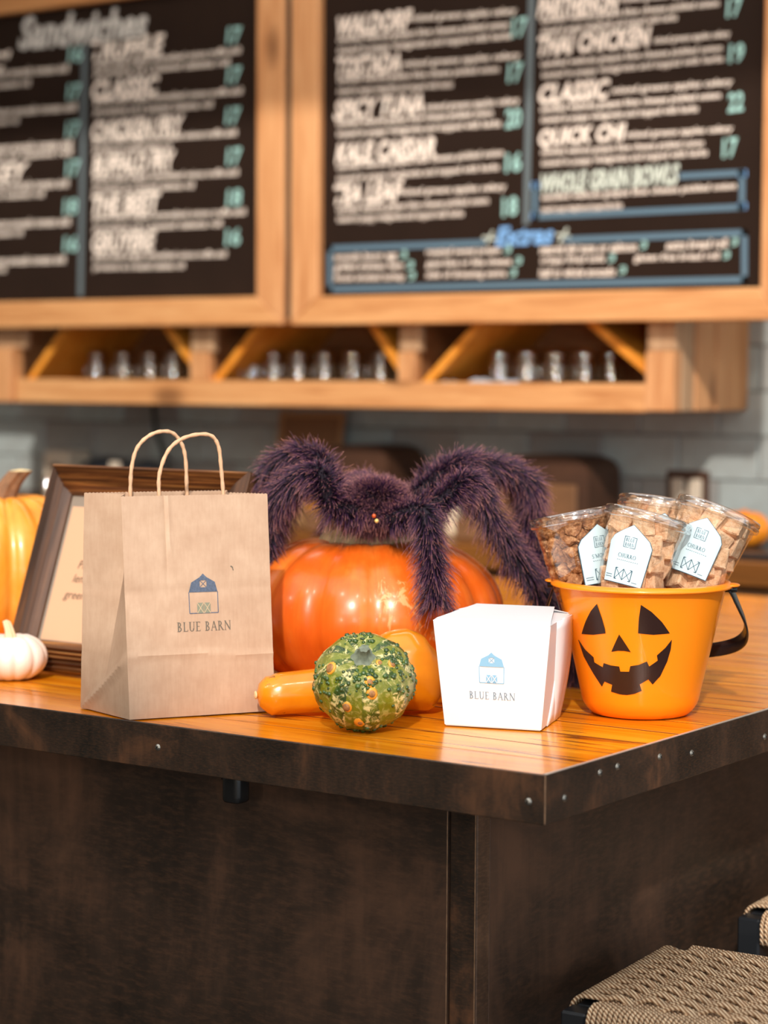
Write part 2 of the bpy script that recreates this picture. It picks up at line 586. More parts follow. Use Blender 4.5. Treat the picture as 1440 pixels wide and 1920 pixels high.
spart('post', (-1.205, 2.490, 1.424), (-1.127, 2.53, 1.569), 'pine_v')
spart('post', (-1.205, 2.497, 1.569), (-1.127, 2.53, 1.74), 'pine_dull')
spart('end_plank', (-1.147, 2.532, 1.424), (-1.127, 2.60, 1.74), 'pine_dull')
spart('end_plank', (-1.149, 2.604, 1.424), (-1.125, 2.712, 1.74), 'pine_v')
spart('end_plank', (-1.147, 2.718, 1.424), (-1.122, 2.895, 1.74), 'pine_v')
spart('end_plank', (-3.42, 2.532, 1.424), (-3.40, 2.895, 1.74), 'pine_v')
def brace(x0, z0, x1, z1):
    d = Vector((x1 - x0, 0, z1 - z0)); d.normalize(); k = .74
    e0 = Vector((x0, 0, z0)) - d * .045; e1 = e0 + d * ((1.735 - e0.z) / d.z)
    n = Vector((d.z, 0, -d.x)) * (.011 if d.x > 0 else -.011)
    b = BM(); vv = []
    for y in (2.522, 2.858):
        for p in (e0 - n, e0 + n, e1 + n, e1 - n): vv.append(b.verts.new((p.x, y, p.z)))
    for f in ((0, 1, 2, 3), (7, 6, 5, 4), (0, 4, 5, 1), (1, 5, 6, 2), (2, 6, 7, 3), (3, 7, 4, 0)): b.faces.new([vv[i] for i in f])
    bmesh.ops.recalc_face_normals(b, faces=b.faces[:])
    obj('brace', b, M['pine_warm'], shelf, world=True)
for a in ((-3.295, 1.492, -3.152, 1.642), (-2.649, 1.526, -2.758, 1.639), (-2.571, 1.493, -2.428, 1.636), (-1.937, 1.514, -2.032, 1.633), (-1.86, 1.493, -1.713, 1.63), (-1.206, 1.517, -1.355, 1.627)):
    brace(*a)

# glasses standing in the three bays
jar_label = {0: 'clear glass jar mug in the left bay of the pine shelf', 1: 'clear glass jar mug in the middle bay of the pine shelf', 2: 'clear glass jar mug in the right bay of the pine shelf'}
def make_jar():
    r = thing('jar_mug', jar_label[0], 'glass', (0, 0, 0), group='jar mugs in the left shelf bay')
    b = BM()
    lathe(b, [(0, .004), (.028, .003), (.034, .009), (.036, .02), (.036, .09), (.0352, .096), (.0335, .101), (.031, .105), (.029, .107), (.03, .111), (.03, .132), (.028, .133), (.027, .11), (.031, .1), (.033, .085), (.033, .02), (.028, .012), (0, .011)], 20)
    obj('body', b, M['glass'], r, smooth=True)
    h = BM()
    tube(h, smooth_path([(.033, 0, .09), (.055, 0, .088), (.062, 0, .062), (.055, 0, .036), (.033, 0, .032)], 3), .005, 6)
    obj('handle', h, M['glass'], r, smooth=True)
    b = BM(); lathe(b, [(.0305, .112), (.0325, .1135), (.0305, .115), (.0325, .1175), (.0305, .119)], 20)
    obj('thread', b, M['glass'], r, smooth=True)
    return r
ORD = ('first', 'second', 'third', 'fourth', 'fifth', 'sixth')
def jlab(bay, row, i): return 'clear jar mug, %s from left in %s row of the %s shelf bay' % (ORD[i], ('front', 'back')[row], ('left', 'middle', 'right')[bay])
jar0 = make_jar(); used = False
for bay, xs in ((0, (-3.123, -3.012, -2.911, -2.819)), (1, (-2.535, -2.45, -2.36, -2.27, -2.175, -2.085)), (2, (-1.70, -1.615, -1.53, -1.445))):
    for row, y in ((0, 2.640), (1, 2.735)):
        for xi, x in enumerate(xs):
            m = Matrix.Translation((x + row * .02 - .01 + random.uniform(-.003, .003), y + random.uniform(-.004, .004), 1.445)) @ Matrix.Rotation(random.uniform(-1.9, -1.3) + (PI if row else 0), 4, 'Z')
            if not used:
                used = True; jar0.matrix_world = m; MW[jar0.name] = m.copy(); jar0['label'] = jlab(bay, row, xi)
            else:
                dup(jar0, m, jlab(bay, row, xi), 'jar mugs in the %s shelf bay' % ('left', 'middle', 'right')[bay])

# folded cloth on the shelf
b = BM(); nx, ny = 18, 10; g = []
for lay in range(3):
    g = [[b.verts.new((-1.825 + .20 * i / nx + .006 * lay, 2.527 + .062 * j / ny, 1.447 + .014 * lay + .012 * math.sin(i * .7 + lay) * math.sin(j * .5 + 1) ** 2 + .010 * math.exp(-((i - 12) / 4) ** 2) + .01)) for j in range(ny + 1)] for i in range(nx + 1)]
    for i in range(nx):
        for j in range(ny): b.faces.new((g[i][j], g[i + 1][j], g[i + 1][j + 1], g[i][j + 1]))
t = NT('blue_white_cloth'); wv = t.n('ShaderNodeTexWave'); wv.inputs['Scale'].default_value = 60
t.l(t.coords(), wv.inputs[0]); t.set(Base_Color=t.ramp(wv.outputs['Color'], [(.4, lin(150, 170, 190)), (.6, lin(225, 228, 230))]), Roughness=.9)
o = obj('folded_cloth', b, t.m, smooth=True)
sd = o.modifiers.new('thick', 'SOLIDIFY'); sd.thickness = .008
tag(o, 'blue and white folded cloth lying in the right bay of the pine shelf', 'cloth')

# ================================================================== MENU BOARDS
def menu_board(label, xi0, xi1, zi0, zi1, xo0, xo1, zo0, zo1):
    r = thing('menu_board', label, 'menu board', ((xo0 + xo1) / 2, 2.463, zo0), group='chalk menu boards')
    b = BM(); box(b, (xi0 - .01, 2.462, zi0 - .01), (xi1 + .01, 2.478, zi1 + .01)); obj('panel', b, M['board'], r, world=True)
    yf, yb = 2.438, 2.486
    def mit(pts, mat):          # mitred rail, pts = outer a, outer b, inner b, inner a in (x, z)
        b = BM(); F = [b.verts.new((x, yf, z)) for x, z in pts]; B = [b.verts.new((x, yb, z)) for x, z in pts]
        b.faces.new(F); b.faces.new(list(reversed(B)))
        for i in range(4): b.faces.new((F[i], B[i], B[(i + 1) % 4], F[(i + 1) % 4]))
        bmesh.ops.recalc_face_normals(b, faces=b.faces[:])
        bmesh.ops.bevel(b, geom=b.edges[:], offset=.003, segments=1, affect='EDGES')
        obj('frame_rail', b, M[mat], r, world=True)
    g = .0008
    mit([(xo0, zo0), (xo1, zo0), (xi1, zi0), (xi0, zi0)], 'pine')
    mit([(xo0, zo1), (xi0, zi1), (xi1, zi1), (xo1, zo1)], 'pine')
    mit([(xo0, zo0 + g), (xi0, zi0 + g), (xi0, zi1 - g), (xo0, zo1 - g)], 'pine_v')
    mit([(xo1, zo0 + g), (xo1, zo1 - g), (xi1, zi1 - g), (xi1, zi0 + g)], 'pine_v')
    return r
boardL = menu_board('black menu board lettered Sandwiches in a pale pine frame', -3.60, -2.366, 1.719, 2.563, -3.70, -2.273, 1.642, 2.66)
boardR = menu_board('black menu board with salads and Extras box in a pale pine frame', -2.158, -.882, 1.715, 2.66, -2.249, -.842, 1.640, 2.76)

b = BM(); box(b, (-2.272, 2.452, 1.66), (-2.2495, 2.484, 2.65)); obj('gap_shade_strip', b, M['darkslot'], boardL, world=True, label='dark strip drawn as gap shade')  # dark strip stands in for the shade between the two boards
TEXTS = []
def lettering(kind, txt, x0, z0, x1, z1, h, col):
    par = boardL if x1 < -2.3 else boardR
    c = bpy.data.curves.new('lettering', 'FONT')
    c.body = txt
    c.size = .05
    c.resolution_u = 2
    if kind == 'h': c.shear = .28; c.offset = .0020; c.space_character = 1.02
    elif kind == 't': c.shear = .3; c.offset = .0018
    elif kind == 'p': c.shear = .12; c.offset = .0012
    else: c.shear = .12; c.offset = .0011
    nm = {'h': 'heading', 't': 'title', 'p': 'price', 'd': 'description'}[kind]
    o = bpy.data.objects.new(nm, c); COL.objects.link(o)
    c.materials.append(M[col])
    o.parent = par
    TEXTS.append((o, par, x0, z0, x1, z1, h))
MENU = [
('t', 'Sandwiches', -3.278, 2.505, -2.774, 2.493, 0.0974, 'grey'),
('h', "C'", -3.403, 2.428, -3.309, 2.433, 0.0541, 'cream'),
('d', 'roasted chicken bacon avocado tomato aioli', -3.573, 2.401, -3.077, 2.391, 0.0258, 'cream'),
('d', 'pickled onion on toasted roll', -3.574, 2.363, -3.231, 2.357, 0.0258, 'cream'),
('p', '16', -3.079, 2.428, -3.025, 2.427, 0.0463, 'price'),
('d', 'roasted chicken bacon avocado tomato aioli', -3.574, 2.286, -3.046, 2.278, 0.0259, 'cream'),
('d', 'pickled onion on toasted roll', -3.575, 2.255, -3.28, 2.25, 0.0259, 'cream'),
('p', '17', -3.084, 2.32, -3.029, 2.319, 0.0464, 'price'),
('d', 'roasted chicken bacon avocado tomato aioli', -3.576, 2.18, -3.064, 2.173, 0.0259, 'cream'),
('d', 'pickled onion on toasted roll', -3.576, 2.152, -3.064, 2.146, 0.0259, 'cream'),
('p', '17', -3.089, 2.213, -3.034, 2.213, 0.0464, 'price'),
('h', 'TURKEY', -3.565, 2.106, -3.237, 2.102, 0.055, 'cream'),
('d', 'roasted chicken bacon avocado tomato aioli', -3.577, 2.066, -3.079, 2.061, 0.0259, 'cream'),
('d', 'pickled onion on toasted roll', -3.577, 2.035, -3.177, 2.031, 0.0259, 'cream'),
('p', '17', -3.089, 2.101, -3.034, 2.101, 0.0465, 'price'),
('d', 'roasted chicken bacon avocado tomato aioli', -3.578, 1.954, -3.073, 1.95, 0.026, 'cream'),
('d', 'pickled onion on toasted roll', -3.578, 1.923, -3.265, 1.921, 0.026, 'cream'),
('p', '18', -3.1, 1.991, -3.045, 1.992, 0.0466, 'price'),
('d', 'roasted chicken bacon avocado tomato aioli', -3.579, 1.843, -3.093, 1.841, 0.026, 'cream'),
('d', 'pickled onion on toasted roll', -3.579, 1.815, -3.336, 1.814, 0.026, 'cream'),
('p', '16', -3.101, 1.883, -3.046, 1.884, 0.0466, 'price'),
('h', 'TRUFFLE', -2.985, 2.43, -2.711, 2.427, 0.0581, 'cream'),
('d', 'grilled steak arugula caramelized onions truffle aioli', -2.977, 2.388, -2.438, 2.386, 0.0245, 'cream'),
('d', 'provolone on a toasted ciabatta roll', -2.977, 2.364, -2.477, 2.357, 0.0245, 'cream'),
('p', '17', -2.488, 2.43, -2.436, 2.428, 0.0466, 'price'),
('h', 'CLASSIC', -2.986, 2.318, -2.731, 2.316, 0.0582, 'cream'),
('d', 'grilled steak arugula caramelized onions truffle aioli', -2.978, 2.285, -2.432, 2.276, 0.0245, 'cream'),
('d', 'provolone on a toasted ciabatta roll', -2.978, 2.255, -2.537, 2.247, 0.0245, 'cream'),
('p', '17', -2.488, 2.322, -2.436, 2.321, 0.0467, 'price'),
('h', 'CHICKEN FRY', -2.986, 2.202, -2.639, 2.201, 0.0582, 'cream'),
('d', 'grilled steak arugula caramelized onions truffle aioli', -2.982, 2.173, -2.452, 2.165, 0.0245, 'cream'),
('d', 'provolone on a toasted ciabatta roll', -2.982, 2.146, -2.688, 2.14, 0.0245, 'cream'),
('p', '17', -2.492, 2.213, -2.439, 2.212, 0.0467, 'price'),
('h', 'BUFFALO FRY', -2.986, 2.103, -2.672, 2.103, 0.0583, 'cream'),
('d', 'grilled steak arugula caramelized onions truffle aioli', -2.982, 2.064, -2.446, 2.057, 0.0246, 'cream'),
('d', 'provolone on a toasted ciabatta roll', -2.983, 2.036, -2.604, 2.029, 0.0246, 'cream'),
('p', '17', -2.488, 2.102, -2.435, 2.102, 0.0468, 'price'),
('h', 'THE BEET', -2.987, 1.991, -2.727, 1.991, 0.0584, 'cream'),
('d', 'grilled steak arugula caramelized onions truffle aioli', -2.983, 1.954, -2.42, 1.949, 0.0246, 'cream'),
('d', 'provolone on a toasted ciabatta roll', -2.983, 1.923, -2.503, 1.92, 0.0246, 'cream'),
('p', '18', -2.488, 1.99, -2.435, 1.991, 0.0468, 'price'),
('h', 'GRUYERE', -2.987, 1.883, -2.745, 1.883, 0.0585, 'cream'),
('d', 'grilled steak arugula caramelized onions truffle aioli', -2.983, 1.842, -2.487, 1.836, 0.0246, 'cream'),
('d', 'provolone on a toasted ciabatta roll', -2.983, 1.812, -2.639, 1.808, 0.0246, 'cream'),
('p', '16', -2.493, 1.883, -2.44, 1.884, 0.0469, 'price'),
('h', 'WALDORF', -2.112, 2.42, -1.873, 2.42, 0.0533, 'cream'),
('d', 'mixed greens apples celery', -1.873, 2.42, -1.561, 2.41, 0.0219, 'cream'),
('d', 'candied walnuts grapes blue cheese pickled onion', -2.112, 2.386, -1.584, 2.378, 0.0224, 'cream'),
('d', 'tossed in poppy vinaigrette and topped with herbs', -2.112, 2.357, -1.576, 2.35, 0.0225, 'cream'),
('p', '17', -1.576, 2.369, -1.529, 2.37, 0.0477, 'price'),
('h', 'TOSTADA', -2.115, 2.315, -1.91, 2.313, 0.0534, 'cream'),
('d', 'mixed greens apples celery', -1.902, 2.306, -1.549, 2.3, 0.022, 'cream'),
('d', 'candied walnuts grapes blue cheese pickled onion', -2.111, 2.281, -1.611, 2.271, 0.0225, 'cream'),
('d', 'tossed in poppy vinaigrette and topped with herbs', -2.111, 2.252, -1.749, 2.243, 0.0225, 'cream'),
('p', '17', -1.587, 2.259, -1.54, 2.26, 0.0478, 'price'),
('h', 'SPICY TUNA', -2.122, 2.204, -1.838, 2.204, 0.0535, 'cream'),
('d', 'mixed greens apples celery', -1.83, 2.191, -1.55, 2.189, 0.0218, 'cream'),
('d', 'candied walnuts grapes blue cheese pickled onion', -2.113, 2.168, -1.628, 2.164, 0.0225, 'cream'),
('d', 'tossed in poppy vinaigrette and topped with herbs', -2.112, 2.14, -1.604, 2.136, 0.0225, 'cream'),
('p', '20', -1.592, 2.147, -1.545, 2.149, 0.0479, 'price'),
('h', 'KALE CAESAR', -2.117, 2.09, -1.801, 2.091, 0.0535, 'cream'),
('d', 'candied walnuts grapes blue cheese pickled onion', -2.112, 2.054, -1.596, 2.063, 0.0225, 'cream'),
('d', 'tossed in poppy vinaigrette and topped with herbs', -2.112, 2.023, -1.608, 2.028, 0.0225, 'cream'),
('p', '16', -1.591, 2.038, -1.544, 2.04, 0.048, 'price'),
('h', 'TEA LEAF', -2.12, 1.982, -1.899, 1.984, 0.0536, 'cream'),
('d', 'mixed greens apples celery', -1.908, 1.979, -1.587, 1.978, 0.0221, 'cream'),
('d', 'candied walnuts grapes blue cheese pickled onion', -2.111, 1.942, -1.638, 1.946, 0.0226, 'cream'),
('d', 'tossed in poppy vinaigrette and topped with herbs', -2.111, 1.917, -1.713, 1.917, 0.0226, 'cream'),
('p', '18', -1.599, 1.928, -1.552, 1.932, 0.0481, 'price'),
('h', 'PARTHENON', -1.501, 2.412, -1.273, 2.407, 0.0499, 'cream'),
('d', 'mixed greens apples celery', -1.269, 2.41, -1.008, 2.405, 0.0205, 'cream'),
('d', 'candied walnuts grapes blue cheese pickled onion', -1.491, 2.38, -1.009, 2.376, 0.021, 'cream'),
('d', 'tossed in poppy vinaigrette and topped with herbs', -1.489, 2.353, -1.117, 2.353, 0.021, 'cream'),
('p', '17', -0.99, 2.363, -0.949, 2.364, 0.0446, 'price'),
('h', 'THAI CHICKEN', -1.498, 2.318, -1.185, 2.317, 0.05, 'cream'),
('d', 'mixed greens apples celery', -1.179, 2.304, -0.979, 2.303, 0.0203, 'cream'),
('d', 'candied walnuts grapes blue cheese pickled onion', -1.49, 2.273, -0.999, 2.272, 0.021, 'cream'),
('d', 'tossed in poppy vinaigrette and topped with herbs', -1.487, 2.246, -0.995, 2.247, 0.021, 'cream'),
('p', '19', -0.983, 2.258, -0.942, 2.259, 0.0447, 'price'),
('h', 'CLASSIC', -1.494, 2.201, -1.295, 2.201, 0.05, 'cream'),
('d', 'mixed greens apples celery', -1.29, 2.194, -0.97, 2.192, 0.0206, 'cream'),
('d', 'candied walnuts grapes blue cheese pickled onion', -1.489, 2.163, -1.001, 2.163, 0.0211, 'cream'),
('d', 'tossed in poppy vinaigrette and topped with herbs', -1.487, 2.137, -1.059, 2.136, 0.0211, 'cream'),
('p', '22', -0.983, 2.145, -0.943, 2.147, 0.0447, 'price'),
('h', 'QUICK CHI', -1.492, 2.091, -1.249, 2.092, 0.0501, 'cream'),
('d', 'mixed greens apples celery', -1.249, 2.086, -0.968, 2.084, 0.0205, 'cream'),
('d', 'candied walnuts grapes blue cheese pickled onion', -1.486, 2.058, -1.043, 2.055, 0.0211, 'cream'),
('d', 'tossed in poppy vinaigrette and topped with herbs', -1.485, 2.031, -1.032, 2.032, 0.0211, 'cream'),
('p', '17', -0.995, 2.04, -0.954, 2.042, 0.0449, 'price'),
('h', 'WHOLE GRAIN BOWLS', -1.485, 1.981, -1.105, 1.988, 0.0501, 'mint'),
('d', 'candied walnuts grapes blue cheese pickled onion', -1.484, 1.947, -0.957, 1.951, 0.0211, 'cream'),
('d', 'tossed in poppy vinaigrette and topped with herbs', -1.484, 1.917, -1.257, 1.918, 0.0211, 'cream'),
('t', 'Extras', -1.617, 1.856, -1.447, 1.857, 0.0482, 'blue'),
('d', 'avocado bacon egg', -2.119, 1.817, -1.918, 1.817, 0.024, 'cream'),
('p', '3', -1.908, 1.819, -1.885, 1.82, 0.0207, 'price'),
('d', 'grilled chicken ham', -2.119, 1.791, -1.898, 1.79, 0.024, 'cream'),
('p', '3', -1.888, 1.792, -1.864, 1.793, 0.0207, 'price'),
('d', 'house smoked turkey', -2.119, 1.763, -1.892, 1.761, 0.024, 'cream'),
('p', '3', -1.882, 1.764, -1.859, 1.765, 0.0207, 'price'),
('d', 'roasted sweet potato', -1.826, 1.822, -1.601, 1.821, 0.0233, 'cream'),
('p', '3', -1.591, 1.823, -1.569, 1.824, 0.02, 'price'),
('d', 'goat blue or feta cheese', -1.826, 1.793, -1.569, 1.792, 0.0233, 'cream'),
('p', '3', -1.56, 1.794, -1.538, 1.795, 0.02, 'price'),
('d', 'side of dressing extra', -1.826, 1.764, -1.584, 1.763, 0.0233, 'cream'),
('p', '3', -1.575, 1.765, -1.553, 1.766, 0.02, 'price'),
('d', 'seared ahi tuna or salmon', -1.487, 1.821, -1.216, 1.82, 0.0225, 'cream'),
('p', '3', -1.208, 1.823, -1.188, 1.823, 0.0192, 'price'),
('d', 'crispy fried tofu', -1.484, 1.792, -1.303, 1.792, 0.0225, 'cream'),
('p', '3', -1.295, 1.794, -1.274, 1.795, 0.0194, 'price'),
('d', 'half or whole avocado', -1.487, 1.763, -1.274, 1.762, 0.0225, 'cream'),
('p', '3', -1.265, 1.764, -1.244, 1.765, 0.0193, 'price'),
('d', 'extra bread roll', -1.137, 1.82, -0.977, 1.821, 0.0216, 'cream'),
('p', '3', -0.969, 1.823, -0.95, 1.823, 0.0187, 'price'),
('d', 'gluten free bread roll', -1.223, 1.791, -0.997, 1.79, 0.0218, 'cream'),
('p', '3', -0.989, 1.793, -0.97, 1.793, 0.0187, 'price'),
]
for r in MENU: lettering(*r)
bpy.context.view_layer.update()
dg = bpy.context.evaluated_depsgraph_get()
for o, par, x0, z0, x1, z1, h in TEXTS:
    bb = [Vector(v) for v in o.bound_box]
    bx0 = min(v.x for v in bb); bx1 = max(v.x for v in bb); by0 = min(v.y for v in bb); by1 = max(v.y for v in bb)
    L = math.hypot(x1 - x0, z1 - z0); sx = L / max(bx1 - bx0, 1e-4); sy = h / max(by1 - by0, 1e-4)
    ang = math.atan2(z1 - z0, x1 - x0)
    mid = Vector(((x0 + x1) / 2, 2.4612, (z0 + z1) / 2))
    R3 = Matrix.Rotation(-ang, 3, 'Y') @ Matrix.Rotation(PI / 2, 3, 'X')
    off = R3 @ Vector(((bx0 + bx1) / 2 * sx, (by0 + by1) / 2 * sy, 0))
    w = Matrix.Translation(mid - off) @ R3.to_4x4()
    me = bpy.data.meshes.new_from_object(o.evaluated_get(dg)); me.transform(root_matrix(par).inverted() @ w @ Matrix.Diagonal((sx, sy, 1, 1)))
    nm = o.name.split('.')[0]; cu = o.data; bpy.data.objects.remove(o); bpy.data.curves.remove(cu)
    o = bpy.data.objects.new(nm, me); COL.objects.link(o); o.parent = par

def rule_lines(par, name, segs, w, mat):
    b = BM()
    for p, q in segs:
        d = (Vector(q) - Vector(p)).normalized() * w / 2
        l4 = line2(tuple(Vector(p) - d), tuple(Vector(q) + d), w)
        b.faces.new([b.verts.new((u, 2.4608, v)) for u, v in l4])
    obj(name, b, M[mat], par, world=True)
rule_lines(boardL, 'divider_line', [((-3.014, 2.44), (-3.034, 1.741))], .02, 'slate_line')
rule_lines(boardR, 'divider_line', [((-1.515, 2.62), (-1.527, 1.892))], .018, 'slate_line')
rule_lines(boardR, 'bowl_box', [((-1.098, 1.982), (-.942, 1.982)), ((-.942, 1.981), (-.941, 1.904)), ((-.941, 1.903), (-1.502, 1.902)), ((-1.502, 1.902), (-1.502, 1.979))], .014, 'steelblue')
rule_lines(boardR, 'extras_box', [((-2.133, 1.842), (-1.65, 1.842)), ((-1.41, 1.842), (-.934, 1.843)), ((-.934, 1.843), (-.932, 1.735)), ((-.932, 1.735), (-2.133, 1.735)), ((-2.133, 1.735), (-2.133, 1.842))], .015, 'steelblue')
for x, z in ((-1.502, 1.979), (-.942, 1.98), (-.941, 1.905), (-1.502, 1.904)): rule_lines(boardR, 'box_corner', [((x - .003, z), (x + .003, z))], .016, 'blue')
rule_lines(boardR, 'sparkle', [((-1.645, 1.838), (-1.625, 1.868)), ((-1.652, 1.856), (-1.618, 1.85)), ((-1.43, 1.838), (-1.41, 1.868)), ((-1.437, 1.856), (-1.403, 1.85))], .006, 'mint')

# ================================================================== BACK COUNTER AND WHAT STANDS ON IT
bc = thing('back_counter', 'low brown wooden back counter along the tiled wall', 'counter', (-1.8, 2.66, 0))
M['counter_brown'] = wood('brown_counter_wood', lin(92, 54, 20), lin(120, 72, 26), lin(140, 88, 36), 0, 12, 6, .4, 0)
b = BM(); box(b, (-4.2, 2.42, 1.022), (1.27, 2.895, 1.08), .004); obj('counter_top', b, M['counter_brown'], bc, world=True)
for i in range(6):
    b = BM(); box(b, (-4.15 + i * .9, 2.46, 0.02), (-4.15 + i * .9 + .89, 2.89, 1.022), .003); obj('cabinet_body', b, M['crate_back'], bc, world=True)

b = BM(); box(b, (-1.30, 2.47, 1.08), (-.72, 2.86, 1.094), .003)
tag(obj('serving_board', b, M['black_matt']), 'thin black tray under the small pumpkin by the tiled wall', 'tray')

def pumpkin_mesh(R, H, ribs, depth, dip=.25, n=112, base=.55, seed=0):
    rr = random.Random(seed); ph = [rr.uniform(-.12, .12) for _ in range(ribs)]; am = [rr.uniform(.75, 1.15) for _ in range(ribs)]
    b = BM(); prof = []
    for i in range(33):
        a = -PI / 2 + PI * i / 32
        r = abs(math.cos(a)) ** .82; z = math.sin(a)
        prof.append((r, z))
    rings = []
    for i, (r, z) in enumerate(prof):
        ring = []
        for k in range(n):
            th = 2 * PI * k / n
            u = th / (2 * PI) * ribs; q = int(u) % ribs; fr = (u % 1.0) - .5
            lobe = (1 - (2 * abs(fr)) ** 2.6)
            rad = R * r * (1 - depth * (1 - lobe) * am[q])
            if r < .55:                                   # sunk crown and base
                zz = z - math.copysign((1 - r / .55) ** 1.3 * dip, z)
            else: zz = z
            zz *= (1 - .35 * depth * (1 - lobe))
            ring.append(b.verts.new((rad * math.cos(th), rad * math.sin(th), H / 2 * (1 + zz))))
        rings.append(ring)
    for i in range(32):
        for k in range(n):
            b.faces.new((rings[i][k], rings[i][(k + 1) % n], rings[i + 1][(k + 1) % n], rings[i + 1][k]))
    bmesh.ops.remove_doubles(b, verts=b.verts[:], dist=1e-5)
    zmin = min(v.co.z for v in b.verts)
    for v in b.verts: v.co.z -= zmin
    bmesh.ops.recalc_face_normals(b, faces=b.faces[:])
    return b, max(v.co.z for v in b.verts)

def pumpkin_mat(name, dark, mid, light, rough=.3, scuff=None, streak=26, coat=.3):
    t = NT(name); v = t.coords((1, 1, .35)); f = t.noise(v, 14, 4, .6, .4)
    tc = t.n('ShaderNodeTexCoord'); sp = t.n('ShaderNodeSeparateXYZ'); t.l(tc.outputs['Object'], sp.inputs[0])
    at = t.n('ShaderNodeMath', operation='ARCTAN2'); t.l(sp.outputs[1], at.inputs[0]); t.l(sp.outputs[0], at.inputs[1])
    cb = t.n('ShaderNodeCombineXYZ'); t.l(at.outputs[0], cb.inputs[0])
    f2 = t.noise(cb.outputs[0], streak, 3, .6)
    c = t.ramp(f, [(.3, dark), (.5, mid), (.72, light)])
    c = t.mix(t.ramp(f2, [(.42, (0, 0, 0, 1)), (.75, (.45, .45, .45, 1))]), c, dark)
    if scuff:
        v3 = t.coords((3.0, 3.0, .8)); f3 = t.noise(v3, 24, 8, .75, .6)
        f4 = t.noise(t.coords(), 7, 2)
        mu = t.n('ShaderNodeMath', operation='MULTIPLY'); t.l(f3, mu.inputs[0]); t.l(f4, mu.inputs[1])
        c = t.mix(t.ramp(mu.outputs[0], [(.345, (0, 0, 0, 1)), (.385, (.8, .8, .8, 1))]), c, scuff)
    t.set(Base_Color=c, Roughness=rough)
    t.b.inputs['Coat Weight'].default_value = coat; t.b.inputs['Coat Roughness'].default_value = .15
    t.b.inputs['Subsurface Weight'].default_value = 0.0
    t.bump(t.noise(t.coords(), 60, 3), .08, .002)
    return t.m
M['pumpkin'] = pumpkin_mat('deep_orange_pumpkin', lin(208, 82, 16), lin(226, 100, 24), lin(234, 124, 46), .32, lin(232, 172, 112), coat=.3)
M['pumpkin_yellow'] = pumpkin_mat('yellow_orange_pumpkin', lin(222, 124, 24), lin(240, 152, 44), lin(246, 178, 78), .34)
M['pumpkin_small'] = pumpkin_mat('bright_orange_pumpkin', lin(214, 110, 14), lin(236, 136, 24), lin(244, 156, 44), .32)
M['white_rind'] = pumpkin_mat('white_pumpkin_rind', lin(226, 206, 192), lin(240, 224, 212), lin(246, 236, 228), .42, coat=.1)
M['stem_brown'] = plain('dry_brown_stem', lin(128, 92, 64), .75, var=.35, scale=60, bump=.5)
M['stem_cream'] = plain('cream_stem', lin(222, 190, 150), .75, var=.15, scale=60, bump=.3)
M['stem_tan'] = plain('tan_cut_stem', lin(224, 196, 146), .75, var=.25, scale=80, bump=.4)
M['stem_cut'] = plain('pale_cut_stem_end', lin(240, 214, 160), .8, var=.1, scale=80)
M['stem_orange'] = plain('orange_stub', lin(224, 130, 20), .6)

def stem_mesh(r0, r1, h, lean=(0, 0), lobes=6, n=30, flare=1.5):
    b = BM(); prof = []
    for i in range(9):
        u = i / 8
        r = r0 * (flare * (1 - u) ** 3 + 1 - (1 - u) ** 3) * (1 - u) + r1 * u
        prof.append((max(r, .001), h * u))
    lathe(b, prof, n, lambda th, i: 1 + .13 * math.cos(lobes * th + i * .12))
    for v in b.verts:
        u = max(0, v.co.z / h); v.co.x += lean[0] * u * u; v.co.y += lean[1] * u * u
    top = [v for v in b.verts if abs(v.co.z - h) < 1e-5]
    return b, top
def stem_cap(bstem, top, m):
    c = BM(); vs_ = [c.verts.new(v.co) for v in top]; ctr = sum((v.co for v in top), Vector()) / len(top)
    cv = c.verts.new(ctr + Vector((0, 0, .003)))
    for i in range(len(vs_)): c.faces.new((vs_[i], vs_[(i + 1) % len(vs_)], cv))
    bmesh.ops.recalc_face_normals(c, faces=c.faces[:])
    return c
def pumpkin(name, label, loc, R, H, ribs, depth, mat, stem, rotz=0, seed=0, dip=.25, capmat='stem_cut', group=None):
    r = thing(name, label, 'pumpkin', loc, (0, 0, rotz), group)
    b, top = pumpkin_mesh(R, H, ribs, depth, dip, seed=seed)
    obj('body', b, M[mat], r, smooth=True)
    r0, r1, h, lean, smat, zoff = stem
    s, tv = stem_mesh(r0, r1, h, lean); cp = stem_cap(s, tv, None)
    m = Matrix.Translation((0, 0, top - zoff)); xf(s, m); xf(cp, m)
    so = obj('stem', s, M[smat], r, smooth=True)
    obj('stem_cut_end', cp, M[capmat], so)
    return r
pumpkin('pumpkin', 'small orange pumpkin on the black tray beyond the bucket', (-1.02, 2.66, 1.094), .068, .095, 11, .10, 'pumpkin_small', (.011, .007, .022, (.004, .002), 'stem_orange', .018), .3, 3, .3, 'stem_orange')

def bx(name, label, cat, lo, hi, mat, bev=.004):
    b = BM(); box(b, lo, hi, bev); o = obj(name, b, M[mat]); return tag(o, label, cat)
M['kraft_board'] = plain('brown_kraft_board', lin(128, 92, 62), .8, var=.08, scale=20)
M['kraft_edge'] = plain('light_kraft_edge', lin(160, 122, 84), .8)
M['dark_brown'] = plain('dark_brown_wood', lin(70, 44, 28), .6, var=.25, scale=14)
M['mid_brown'] = plain('mid_brown_wood', lin(120, 84, 54), .6, var=.2, scale=14)
M['offwhite'] = plain('offwhite_plastic', lin(206, 192, 172), .5)
M['cream_pot'] = plain('cream_ceramic', lin(226, 206, 176), .4)
M['yellow_card'] = plain('mustard_card', lin(186, 124, 30), .7)
M['tan_card'] = plain('tan_card', lin(190, 146, 96), .8)

